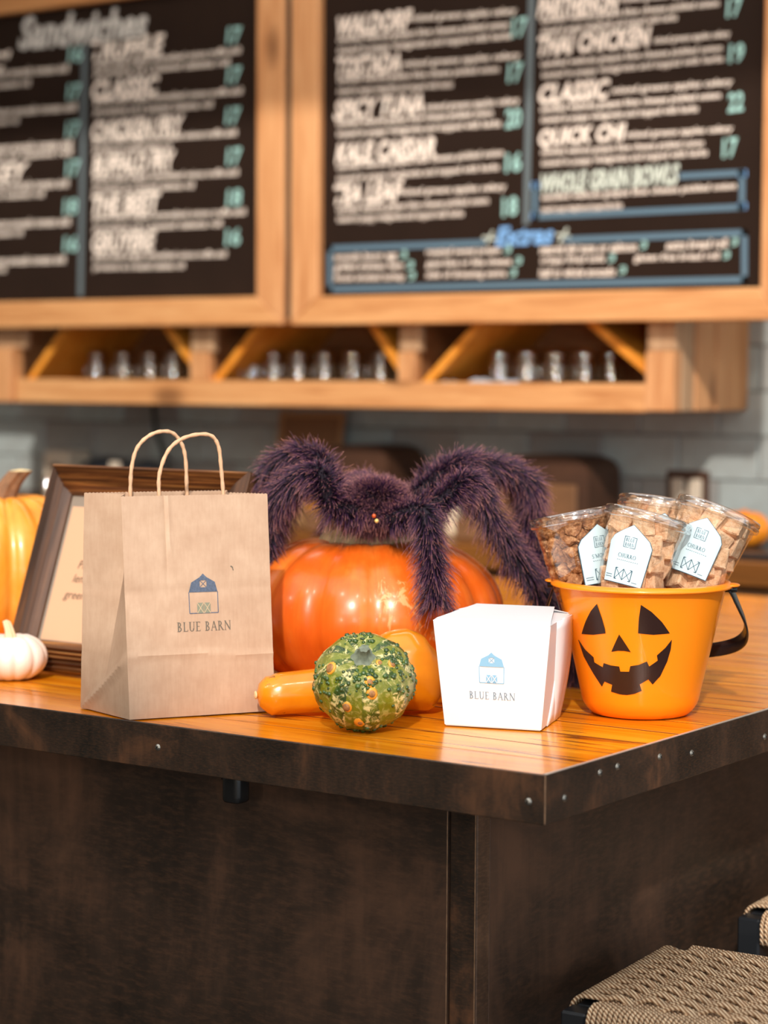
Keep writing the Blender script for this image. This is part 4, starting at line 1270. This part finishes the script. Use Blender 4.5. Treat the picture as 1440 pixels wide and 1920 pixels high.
rail(FW, Matrix.Translation((FW, 0, FH)) @ Matrix.Rotation(PI, 4, 'Y'), 'frame_dark', ridge)
rail(FH, Matrix.Translation((0, 0, FH)) @ Matrix.Rotation(PI / 2, 4, 'Y'), 'frame_dark_v', flatp)
rail(FH, Matrix.Translation((FW, 0, 0)) @ Matrix.Rotation(-PI / 2, 4, 'Y'), 'frame_dark_v', flatp)
M['sign_card'] = plain('warm_white_card', lin(208, 164, 130), .7)
M['sign_grey'] = plain('grey_mount', lin(140, 126, 112), .7)
M['sign_ink'] = plain('brown_ink', lin(92, 72, 58), .8)
b = BM(); box(b, (RW - .004, -.008, RW - .004), (FW - RW + .004, -.002, FH - RW + .004)); obj('mount', b, M['sign_grey'], fr)
b = BM(); box(b, (RW + .006, -.0088, RW + .002), (FW - RW - .006, -.0081, FH - RW - .018)); obj('card', b, M['sign_card'], fr)
for txt, x, z, w in (('a jar of', .108, .205, .19), ('Mulled plum', .098, .184, .21), ('Plum, apple', .092, .163, .21), ('lemon & fig', .088, .141, .22), ('green salads', .079, .115, .23)):
    c = bpy.data.curves.new('lettering', 'FONT'); c.body = txt; c.size = .0185; c.shear = .3; c.resolution_u = 3; c.materials.append(M['sign_ink'])
    o = bpy.data.objects.new('lettering', c); COL.objects.link(o); bpy.context.view_layer.update()
    me = bpy.data.meshes.new_from_object(o.evaluated_get(bpy.context.evaluated_depsgraph_get())); bpy.data.objects.remove(o); bpy.data.curves.remove(c)
    me.transform(Matrix.Translation((x, -.0093, z)) @ Matrix.Rotation(PI / 2, 4, 'X')); o = bpy.data.objects.new('lettering', me); COL.objects.link(o); o.parent = fr
b = BM(); box(b, (FW / 2 - .03, .0, .02), (FW / 2 + .03, .004, .25)); xf(b, Matrix.Translation((0, .004, .25)) @ Matrix.Rotation(math.radians(28), 4, 'X') @ Matrix.Translation((0, 0, -.25)))
obj('easel_back', b, M['frame_dark_v'], fr)
# ================================================================== BUCKET WITH A JACK-O'-LANTERN FACE
BC = Vector((-.130, .470, 1.0505))
bk = thing('candy_bucket', 'orange plastic bucket with a black grinning face, full of snack cups', 'bucket', BC)
t = NT('orange_plastic'); t.set(Base_Color=lin(246, 138, 16), Roughness=.3)
t.b.inputs['Subsurface Weight'].default_value = .12; t.b.inputs['Subsurface Radius'].default_value = (.02, .008, .002)
t.b.inputs['Coat Weight'].default_value = .2
M['bucket'] = t.m
HS = [0, .008, .02, .04, .165, .18]; RS = [.062, .072, .0785, .083, .1115, .113]
def brad(h):
    for i in range(len(HS) - 1):
        if h <= HS[i + 1]: return RS[i] + (RS[i + 1] - RS[i]) * (h - HS[i]) / (HS[i + 1] - HS[i])
    return RS[-1]
b = BM()
outer = [(0, .002), (.055, .002), (.060, 0), (.066, .002), (.072, .008), (.0768, .0155), (.0792, .022), (.083, .04), (.0887, .065), (.0944, .09), (.1001, .115), (.1058, .14), (.1115, .165), (.1132, .1725),
         (.1155, .1755), (.1185, .1755), (.1212, .1735), (.1228, .1745), (.1225, .1768), (.1190, .1802), (.1155, .1815), (.1115, .180), (.1085, .170), (.0975, .115), (.081, .042), (.076, .022), (.066, .008), (0, .007)]
lathe(b, outer, 96)
obj('shell', b, M['bucket'], bk, smooth=True)
FACE = {'eye': [[(-1.634, 0.1573), (-1.583, 0.1377), (-1.556, 0.1241), (-1.555, 0.1184), (-1.748, 0.1149), (-1.971, 0.1138), (-1.85, 0.1319), (-1.737, 0.1468)],
                [(-1.086, 0.1591), (-0.956, 0.1496), (-0.821, 0.1359), (-0.706, 0.1207), (-0.92, 0.1191), (-1.118, 0.1207), (-1.109, 0.1402)]],
        'nose': [[(-1.364, 0.118), (-1.217, 0.095), (-1.305, 0.0962), (-1.39, 0.096), (-1.491, 0.0939)]],
        'mouth': [[(-2.078, 0.1045), (-2.013, 0.0828), (-1.858, 0.0612), (-1.718, 0.0446), (-1.657, 0.0522), (-1.524, 0.0486), (-1.557, 0.039), (-1.405, 0.0363), (-1.292, 0.0359), (-1.168, 0.0381), (-1.055, 0.0423), (-1.088, 0.0512), (-0.961, 0.0583), (-0.892, 0.0513), (-0.783, 0.0629), (-0.7, 0.0825), (-0.668, 0.0987), (-0.667, 0.1118), (-0.745, 0.1012), (-0.857, 0.0909), (-0.84, 0.0839), (-0.957, 0.0758), (-0.992, 0.0828), (-1.104, 0.0779), (-1.226, 0.0757), (-1.246, 0.0681), (-1.377, 0.0675), (-1.391, 0.0744), (-1.523, 0.0751), (-1.633, 0.0773), (-1.657, 0.0713), (-1.806, 0.0768), (-1.807, 0.0838), (-1.963, 0.0926)]]}
M['face_black'] = plain('dark_brown_black_print', lin(40, 22, 18), .3)
def bsurf(u, v, e):
    r = brad(v) + e + .0004
    th = u / .1
    return (r * math.cos(th), r * math.sin(th), v)
for nm, polys in FACE.items():
    for p in polys:
        s_ = sheet([(a * .1, h) for a, h in p], .006, bsurf, .0006)
        obj(nm, s_, M['face_black'], bk, smooth=False)
# strap handle, hanging down behind
er = Vector((.8192, .5735, 0)); eb = Vector((-.5735, .8192, 0)); er2 = (er * .97 + eb * -.22).normalized(); eb2 = (eb * .97 + er * .22).normalized()
hp = [(.118, .0, .174), (.128, .018, .150), (.138, .045, .118), (.132, .075, .095), (.105, .112, .078), (.05, .146, .066), (0, .155, .062)]
full = hp + [(-x, y, z) for x, y, z in reversed(hp[:-1])]
pth = smooth_path([er2 * x + eb2 * y + Vector((0, 0, z)) for x, y, z in full], 6)
b = BM(); rings = []
for i, p in enumerate(pth):
    tdir = (pth[min(i + 1, len(pth) - 1)] - pth[max(i - 1, 0)]).normalized()
    out = Vector((p.x, p.y, 0)).normalized(); out = (out - tdir * out.dot(tdir)).normalized(); wd = tdir.cross(out)
    w = .0100 if 3 < i < len(pth) - 4 else .0085
    rings.append([b.verts.new(p + wd * a * w + out * c * .0016) for a, c in ((-1, -.6), (-.85, -1), (.85, -1), (1, -.6), (1, .6), (.85, 1), (-.85, 1), (-1, .6))])
for i in range(len(rings) - 1):
    for k_ in range(8): b.faces.new((rings[i][k_], rings[i][(k_ + 1) % 8], rings[i + 1][(k_ + 1) % 8], rings[i + 1][k_]))
b.faces.new(rings[0]); b.faces.new(rings[-1]); bmesh.ops.recalc_face_normals(b, faces=b.faces[:])
obj('handle', b, M['black'], bk, smooth=True, label='black strap handle')
for s_ in (1, -1):
    b = BM(); p = er2 * .118 * s_ + Vector((0, 0, .172)); tube(b, [p - er2 * .006 * s_, p + er2 * .010 * s_], .0045, 12); obj('handle_pin', b, M['black'], bk, smooth=True)
    b = BM(); p = er2 * .121 * s_ + Vector((0, 0, .1775)); blob(b, p, .018, .6, 1, .16, 3, Matrix.Rotation(math.atan2(er2.y, er2.x), 4, 'Z')); obj('rim_ear', b, M['bucket'], bk, smooth=True)

# ================================================================== SNACK CUPS IN THE BUCKET
CUPH, CR0, CR1 = .150, .0375, .0545
def crad(z): return CR0 + (CR1 - CR0) * (z + CUPH) / CUPH        # cup origin at the rim centre, z down to -CUPH
def frame_from(c, roll, back, spin=0.0):
    az = (Vector((0, 0, 1)) + er * math.tan(math.radians(roll)) + eb * math.tan(math.radians(back))).normalized()
    ay = eb - az * eb.dot(az); ay.normalize(); ax = ay.cross(az)
    m = Matrix(((ax.x, ay.x, az.x, c[0]), (ax.y, ay.y, az.y, c[1]), (ax.z, ay.z, az.z, c[2]), (0, 0, 0, 1)))
    return m @ Matrix.Rotation(spin, 4, 'Z')
def make_cup(label, m, words, th0):
    r = thing('snack_cup', label, 'cup', matrix=m, group='clear snack cups in the bucket')
    b = BM(); lathe(b, [(0, -CUPH + .002), (CR0 - .003, -CUPH), (CR0, -CUPH + .003), (crad(-.02), -.02), (crad(-.018) + .001, -.017), (CR1, 0), (CR1 + .002, .001)], 48)
    obj('wall', b, M['clear'], r, smooth=True)
    b = BM(); lathe(b, [(CR1 + .0005, -.009), (CR1 + .0045, -.0075), (CR1 + .005, -.003), (CR1 + .003, -.001), (CR1 + .0045, .002), (CR1 + .0035, .0055), (CR1 - .001, .0065), (CR1 - .004, .003), (CR1 - .006, .0015), (.02, .0015), (0, .0015)], 48)
    obj('lid', b, M['lidclear'], r, smooth=True)
    # arched-top paper label
    def ls(u, v, e=0.0):
        z = -.094 + v; rr = crad(z) + .0006 + e; th = th0 + u / .047
        return Vector((rr * math.cos(th), rr * math.sin(th), z))
    W2 = .0275
    house = [(-W2, 0), (W2, 0), (W2, .052), (.0225, .0605), (0, .0775), (-.0225, .0605), (-W2, .052)]
    big = [(u * 1.04, v * 1.02 - .0009) for u, v in house]
    bo = obj('label_border', sheet(big, .003, lambda u, v, h: ls(u, v, .0007), 0), M['teal_ink'], r)
    la = obj('label', sheet(house, .003, lambda u, v, h: ls(u, v, .0014), 0), M['white_label'], r)
    pr = lambda u, v: ls(u, v, .0020)
    sqr = [line2((-.0072, .0475), (.0072, .0475), .0007), line2((-.0072, .0615), (.0072, .0615), .0007), line2((-.0072, .0475), (-.0072, .0615), .0007), line2((.0072, .0475), (.0072, .0615), .0007)]
    obj('brand_print', decal(sqr + word('BLUE', 0, .0553, .0046, .0112, True) + word('BARN', 0, .0490, .0046, .0112, True), pr), M['grey_ink'], la)
    obj('flavour_print', decal(word(words, 0, .0335, .0052, .0235 if len(words) == 6 else .026, True), pr), M['teal_ink'], la)
    dots = [line2((-.012 + i * .0026, .0298), (-.0106 + i * .0026, .0298), .0006) for i in range(11)]
    obj('small_print', decal(dots + [line2((-.0250, .006 + .003 * i), (-.0150, .006 + .003 * i), .0007) for i in range(2)] + [line2((.0135, .004), (.0205, .004), .0006)], pr), M['grey_ink'], la, kind='stuff')
    x0, x1, y0, y1 = -.0110, .0110, .0045, .0190; lw = .0010
    door = [line2((x0, y0), (x1, y0), lw), line2((x0, y1), (x1, y1), lw), line2((x0, y0), (x0, y1), lw), line2((x1, y0), (x1, y1), lw), line2((0, y0), (0, y1), lw * .8),
            line2((x0, y0), (0, y1), lw * .7), line2((x0, y1), (0, y0), lw * .7), line2((0, y0), (x1, y1), lw * .7), line2((0, y1), (x1, y0), lw * .7)]
    obj('door_print', decal(door, pr), M['teal_ink'], la)
    return r
def chunk_mat(name, a, c, d, sc=120):
    t = NT(name); v = t.coords(rnd=9.0); f = t.noise(v, sc, 5, .7); g_ = t.noise(v, sc * 3.2, 3, .7)
    col = t.ramp(f, [(.32, a), (.5, c), (.68, d)]); t.set(Base_Color=col, Roughness=.7); t.bump(g_, .9, .002); return t.m
M['churro'] = chunk_mat('cinnamon_sugar_treat', lin(206, 152, 110), lin(236, 190, 148), lin(242, 208, 172))
M['smores'] = chunk_mat('chocolate_crumb_treat', lin(96, 58, 34), lin(164, 108, 66), lin(222, 172, 122), 90)
def chunk_mesh(name, s, mat, seed, rag):
    rr = random.Random(seed); b = BM(); bmesh.ops.create_cube(b, size=s)
    bmesh.ops.bevel(b, geom=b.edges[:], offset=s * .07, segments=1, affect='EDGES')
    bmesh.ops.subdivide_edges(b, edges=[e for e in b.edges if e.calc_length() > s * .4], cuts=3, use_grid_fill=True)
    for v in b.verts: v.co += Vector((rr.uniform(-1, 1), rr.uniform(-1, 1), rr.uniform(-1, 1))) * s * rag
    me = bpy.data.meshes.new(name); b.to_mesh(me); b.free(); me.materials.append(mat)
    return me
CH = {'churro': [chunk_mesh('treat_chunk', .0285, M['churro'], i, .022) for i in range(3)], 'smores': [chunk_mesh('treat_chunk', .020, M['smores'], 10 + i, .09) for i in range(3)]}
def fill(m, kind, label, group, seed, zmin=-.118):
    rr = random.Random(seed); step = .0225 if kind == 'churro' else .0185; z = -.0135 if kind == 'churro' else -.012; s = .0135 if kind == 'churro' else .010
    lay = 0
    while z > zmin:
        R_ = crad(z) - s * 1.5; n = int(2 * PI * R_ / (.0262 if kind == 'churro' else .0205))
        pos = [(R_ * math.cos(2 * PI * (i + .5 * (lay % 2)) / n), R_ * math.sin(2 * PI * (i + .5 * (lay % 2)) / n)) for i in range(n)]
        if R_ > s * 2.2: pos += [(.012, 0), (-.012, .004)] if kind == 'churro' else [(.013, 0), (-.008, .013), (-.008, -.012)]
        for x, y in pos:
            o = bpy.data.objects.new('treat_chunk', rr.choice(CH[kind])); COL.objects.link(o)
            e = Euler((rr.uniform(-.35, .35), rr.uniform(-.35, .35), math.atan2(y, x) + rr.uniform(-.5, .5)))
            if kind == 'smores': e = Euler((rr.uniform(0, 6), rr.uniform(0, 6), rr.uniform(0, 6)))
            o.matrix_world = m @ Matrix.Translation((x, y, z + rr.uniform(-.003, .003))) @ e.to_matrix().to_4x4()
            tag(o, label, 'snack', group)
        z -= step; lay += 1
mF = frame_from((-.104, .437, 1.3175), 15, 6); mR = frame_from((-.046, .528, 1.322), 22, 7); mL = frame_from((-.217, .432, 1.315), -11, 6); mB = frame_from((-.142, .545, 1.330), 9, 8)
make_cup('front snack cup of churro bites, leaning right before the others', mF, 'CHURRO', -PI / 2 - .42)
make_cup('right snack cup of churro bites, leaning far out beside the bucket ear', mR, 'CHURRO', -PI / 2 - .38)
make_cup('left snack cup of dark crumbly treats, leaning over the left rim', mL, "S'MORES", -PI / 2 + .52)
make_cup('rear snack cup mostly hidden behind the front one', mB, 'CHURRO', -PI / 2)
fill(mF, 'churro', 'cinnamon coloured square bite inside the front snack cup', 'bites in the front cup', 1)
fill(mR, 'churro', 'cinnamon coloured square bite inside the right snack cup', 'bites in the right cup', 2)
fill(mL, 'smores', 'dark crumbly bite inside the left snack cup', 'bites in the left cup', 3)
fill(mB, 'churro', 'cinnamon coloured square bite inside the rear snack cup', 'bites in the rear cup', 4, -.03)

# ================================================================== HAIRY TOY SPIDER ON THE PUMPKIN
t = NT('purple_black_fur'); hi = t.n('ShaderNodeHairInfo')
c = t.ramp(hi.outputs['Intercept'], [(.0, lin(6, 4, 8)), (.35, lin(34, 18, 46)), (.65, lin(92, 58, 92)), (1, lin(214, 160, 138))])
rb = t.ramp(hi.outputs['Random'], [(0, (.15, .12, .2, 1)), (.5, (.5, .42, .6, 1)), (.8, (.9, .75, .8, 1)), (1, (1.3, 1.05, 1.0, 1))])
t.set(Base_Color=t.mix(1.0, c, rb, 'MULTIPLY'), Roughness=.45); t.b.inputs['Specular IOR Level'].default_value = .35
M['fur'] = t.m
M['pelt'] = plain('dark_purple_pelt', lin(26, 16, 30), .9)
M['eye_red'] = plain('orange_red_bead', lin(196, 84, 40), .2)
M['eye_yellow'] = plain('pale_yellow_bead', lin(222, 190, 110), .25)
spd = thing('spider', 'big hairy dark purple toy spider straddling the large pumpkin', 'spider', (-.55, .45, 1.27))
SPI = root_matrix(spd).inverted()
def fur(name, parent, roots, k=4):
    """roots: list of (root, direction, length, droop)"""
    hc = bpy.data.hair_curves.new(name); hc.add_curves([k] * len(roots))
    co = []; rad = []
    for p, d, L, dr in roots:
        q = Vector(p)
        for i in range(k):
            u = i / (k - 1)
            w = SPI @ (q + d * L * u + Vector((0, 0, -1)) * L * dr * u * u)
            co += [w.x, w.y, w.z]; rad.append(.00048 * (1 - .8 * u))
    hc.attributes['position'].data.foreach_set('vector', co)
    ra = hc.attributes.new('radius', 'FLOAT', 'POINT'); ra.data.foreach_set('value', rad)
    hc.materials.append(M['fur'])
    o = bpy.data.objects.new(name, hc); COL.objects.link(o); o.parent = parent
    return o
rf = random.Random(21)
def rdir():
    while True:
        d = Vector((rf.uniform(-1, 1), rf.uniform(-1, 1), rf.uniform(-1, 1)))
        if .05 < d.length < 1: return d.normalized()
def body_part(name, c, r, sx, sy, sz, n, L, bias):
    c = Vector(c); b = BM(); blob(b, c, r, sx, sy, sz, 3); o = obj(name, b, M['pelt'], spd, world=True, smooth=True)
    rt = []
    for _ in range(n):
        d = rdir(); p = c + Vector((d.x * sx, d.y * sy, d.z * sz)) * r
        dd = (d + bias + rdir() * .28).normalized(); rt.append((p, dd, L * rf.uniform(.6, 1.15), rf.uniform(.1, .5)))
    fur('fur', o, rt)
    return o
body_part('abdomen', (-.552, .444, 1.3185), .039, 1.10, 1.08, .74, 10000, .022, Vector((0, 0, .25)))
body_part('head', (-.530, .410, 1.309), .016, 1.2, 1.0, .75, 2000, .013, Vector((.15, -.2, .1)))
for nm, p, mt in (('eye', (-.512, .382, 1.3065), 'eye_red'), ('eye', (-.508, .383, 1.2995), 'eye_yellow')):
    b = BM(); blob(b, p, .0032, sub=2); obj(nm, b, M[mt], spd, world=True, smooth=True)
LEGS = [
    [(-0.556, 0.415, 1.314), (-0.580, 0.390, 1.330), (-0.606, 0.379, 1.384), (-0.656, 0.374, 1.388), (-0.708, 0.384, 1.352), (-0.717, 0.395, 1.264)],
    [(-0.546, 0.400, 1.310), (-0.562, 0.350, 1.322), (-0.575, 0.330, 1.368), (-0.622, 0.325, 1.347), (-0.665, 0.340, 1.310), (-0.690, 0.352, 1.225)],
    [(-0.497, 0.400, 1.300), (-0.436, 0.392, 1.313), (-0.414, 0.380, 1.262), (-0.402, 0.372, 1.223), (-0.398, 0.371, 1.188)],
    [(-0.500, 0.423, 1.305), (-0.432, 0.435, 1.329), (-0.402, 0.466, 1.357), (-0.392, 0.513, 1.292), (-0.372, 0.566, 1.221), (-0.335, 0.622, 1.130), (-0.318, 0.640, 1.062)],
    [(-0.520, 0.466, 1.309), (-0.475, 0.491, 1.358), (-0.454, 0.540, 1.380), (-0.415, 0.640, 1.352), (-0.418, 0.655, 1.290), (-0.400, 0.668, 1.200), (-0.392, 0.680, 1.062)],
    [(-0.530, 0.480, 1.310), (-0.500, 0.560, 1.366), (-0.462, 0.668, 1.362), (-0.447, 0.705, 1.299), (-0.442, 0.735, 1.200), (-0.415, 0.770, 1.062)],
    [(-0.572, 0.470, 1.305), (-0.640, 0.540, 1.340), (-0.710, 0.600, 1.320), (-0.800, 0.640, 1.200), (-0.840, 0.670, 1.062)],
    [(-0.565, 0.430, 1.300), (-0.640, 0.445, 1.352), (-0.710, 0.475, 1.360), (-0.780, 0.500, 1.270), (-0.835, 0.520, 1.15), (-.850, .530, 1.062)]]
for pts in LEGS:
    pth = smooth_path(pts, 8); n = len(pth)
    b = BM(); tube(b, pth, [.0100 - .003 * i / n for i in range(n)], 10); o = obj('leg', b, M['pelt'], spd, world=True, smooth=True)
    L = sum((pth[i + 1] - pth[i]).length for i in range(n - 1)); rt = []
    for _ in range(int(L * 13000)):
        i = rf.randrange(n - 1); u = rf.random(); p = pth[i].lerp(pth[i + 1], u); td = (pth[i + 1] - pth[i]).normalized()
        d = rdir(); d = (d - td * d.dot(td)).normalized()
        dd = (d * 1.0 + td * .55 + Vector((0, 0, -.1)) + rdir() * .3).normalized()
        rt.append((p + d * .0085, dd, (.011 + .026 * rf.random() ** 1.8), rf.uniform(.1, .5)))
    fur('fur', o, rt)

# ================================================================== STOOLS WITH WOVEN CORD SEATS
M['cord'] = None
t = NT('twisted_paper_cord'); wv = t.n('ShaderNodeTexWave'); wv.wave_type = 'BANDS'; wv.bands_direction = 'DIAGONAL'; wv.inputs['Scale'].default_value = 85; wv.inputs['Distortion'].default_value = 1.5
t.l(t.coords(), wv.inputs[0]); f = t.noise(t.coords(rnd=7), 40, 3)
c = t.ramp(wv.outputs['Fac'], [(.2, lin(150, 110, 78)), (.5, lin(222, 182, 140)), (.9, lin(248, 222, 186))])
c = t.mix(t.ramp(f, [(.35, (.4, .4, .4, 1)), (.65, (0, 0, 0, 1))]), c, lin(120, 86, 58))
t.set(Base_Color=c, Roughness=.75); t.bump(wv.outputs['Fac'], .8, .002); M['cord'] = t.m
def make_stool(label, m):
    r = thing('bar_stool', label, 'stool', matrix=m)
    SX, SY, SZ = .40, .34, .74          # local x to the right, y away, seat top at SZ
    for x, y in ((0, 0), (SX - .034, 0), (0, SY - .034), (SX - .034, SY - .034)):
        b = BM(); box(b, (x, y, .002), (x + .034, y + .034, SZ - .010), .003); obj('leg', b, M['black_matt'], r)
    for lo, hi in (((.034, .004, SZ - .036), (SX - .034, .030, SZ - .010)), ((.034, SY - .03, SZ - .036), (SX - .034, SY - .004, SZ - .010)), ((.004, .034, SZ - .036), (.030, SY - .034, SZ - .010)), ((SX - .03, .034, SZ - .036), (SX - .004, SY - .034, SZ - .010))):
        b = BM(); box(b, lo, hi, .003); obj('seat_rail', b, M['black_matt'], r)
    for lo, hi in (((.034, .008, .22), (SX - .034, .028, .245)), ((.034, SY - .028, .22), (SX - .034, SY - .008, .245)), ((.008, .034, .30), (.028, SY - .034, .325)), ((SX - .028, .034, .30), (SX - .008, SY - .034, .325))):
        b = BM(); box(b, lo, hi, .003); obj('stretcher', b, M['black_matt'], r)
    cr = .0031
    xs0, xs1 = .036, SX - .036
    # front-to-back cords: they wrap the front and back rails; in bundles with gaps
    nG = 8; gw = (xs1 - xs0) / nG; X = []
    for gi in range(nG):
        for q in range(6): X.append((xs0 + gw * gi + gw * (q + .5) / 6, gi))
    yf, yb_ = -.0005, SY + .0005
    for x, gi in X:
        pts = [(x, yf + .012, SZ - .050), (x, yf - .002, SZ - .042), (x, yf - .003, SZ - .016), (x, yf + .004, SZ - .0045), (x, yf + .016, SZ - .001)]
        ny = 22
        for j in range(1, ny): pts.append((x, yf + .016 + (SY - .032) * j / ny, SZ - .0035))
        pts += [(x, yb_ - .016, SZ - .001), (x, yb_ - .004, SZ - .0045), (x, yb_ + .003, SZ - .016), (x, yb_ + .002, SZ - .042)]
        b = BM(); tube(b, pts, cr, 6); obj('warp_cord', b, M['cord'], r, smooth=True)
    # side-to-side cords woven over and under the bundles, closing solid along both side rails
    nR = 40
    for j in range(nR):
        y = .036 + (SY - .072) * (j + .5) / nR
        pts = [(.012, y, SZ - .050), (-.002, y, SZ - .040), (-.003, y, SZ - .016), (.004, y, SZ - .004), (.016, y, SZ + .0005)]
        row = j // 2
        for gi in range(nG):
            over = (gi + row) % 2 == 0
            for s in (.2, .5, .8):
                zz_ = SZ - .0035 + (.0088 if over else -.0085) * (1 if s == .5 else .55)
                yy = y + (.004 * (s - .5) if over else 0)
                pts.append((xs0 + gw * (gi + s), yy, zz_))
        pts += [(SX - .016, y, SZ + .0005), (SX - .004, y, SZ - .004), (SX + .003, y, SZ - .016), (SX + .002, y, SZ - .040)]
        b = BM(); tube(b, smooth_path(pts, 2), cr, 6); obj('weft_cord', b, M['cord'], r, smooth=True)
    return r
rotz = math.radians(4.0)
st = make_stool('black bar stool with a woven cord seat nearest the camera', Matrix.Translation((-.064, .150, 0)) @ Matrix.Rotation(rotz, 4, 'Z'))
dup(st, Matrix.Translation((-.085, .690, 0)) @ Matrix.Rotation(math.radians(3), 4, 'Z'), 'black bar stool with a woven cord seat cut off by the right edge')
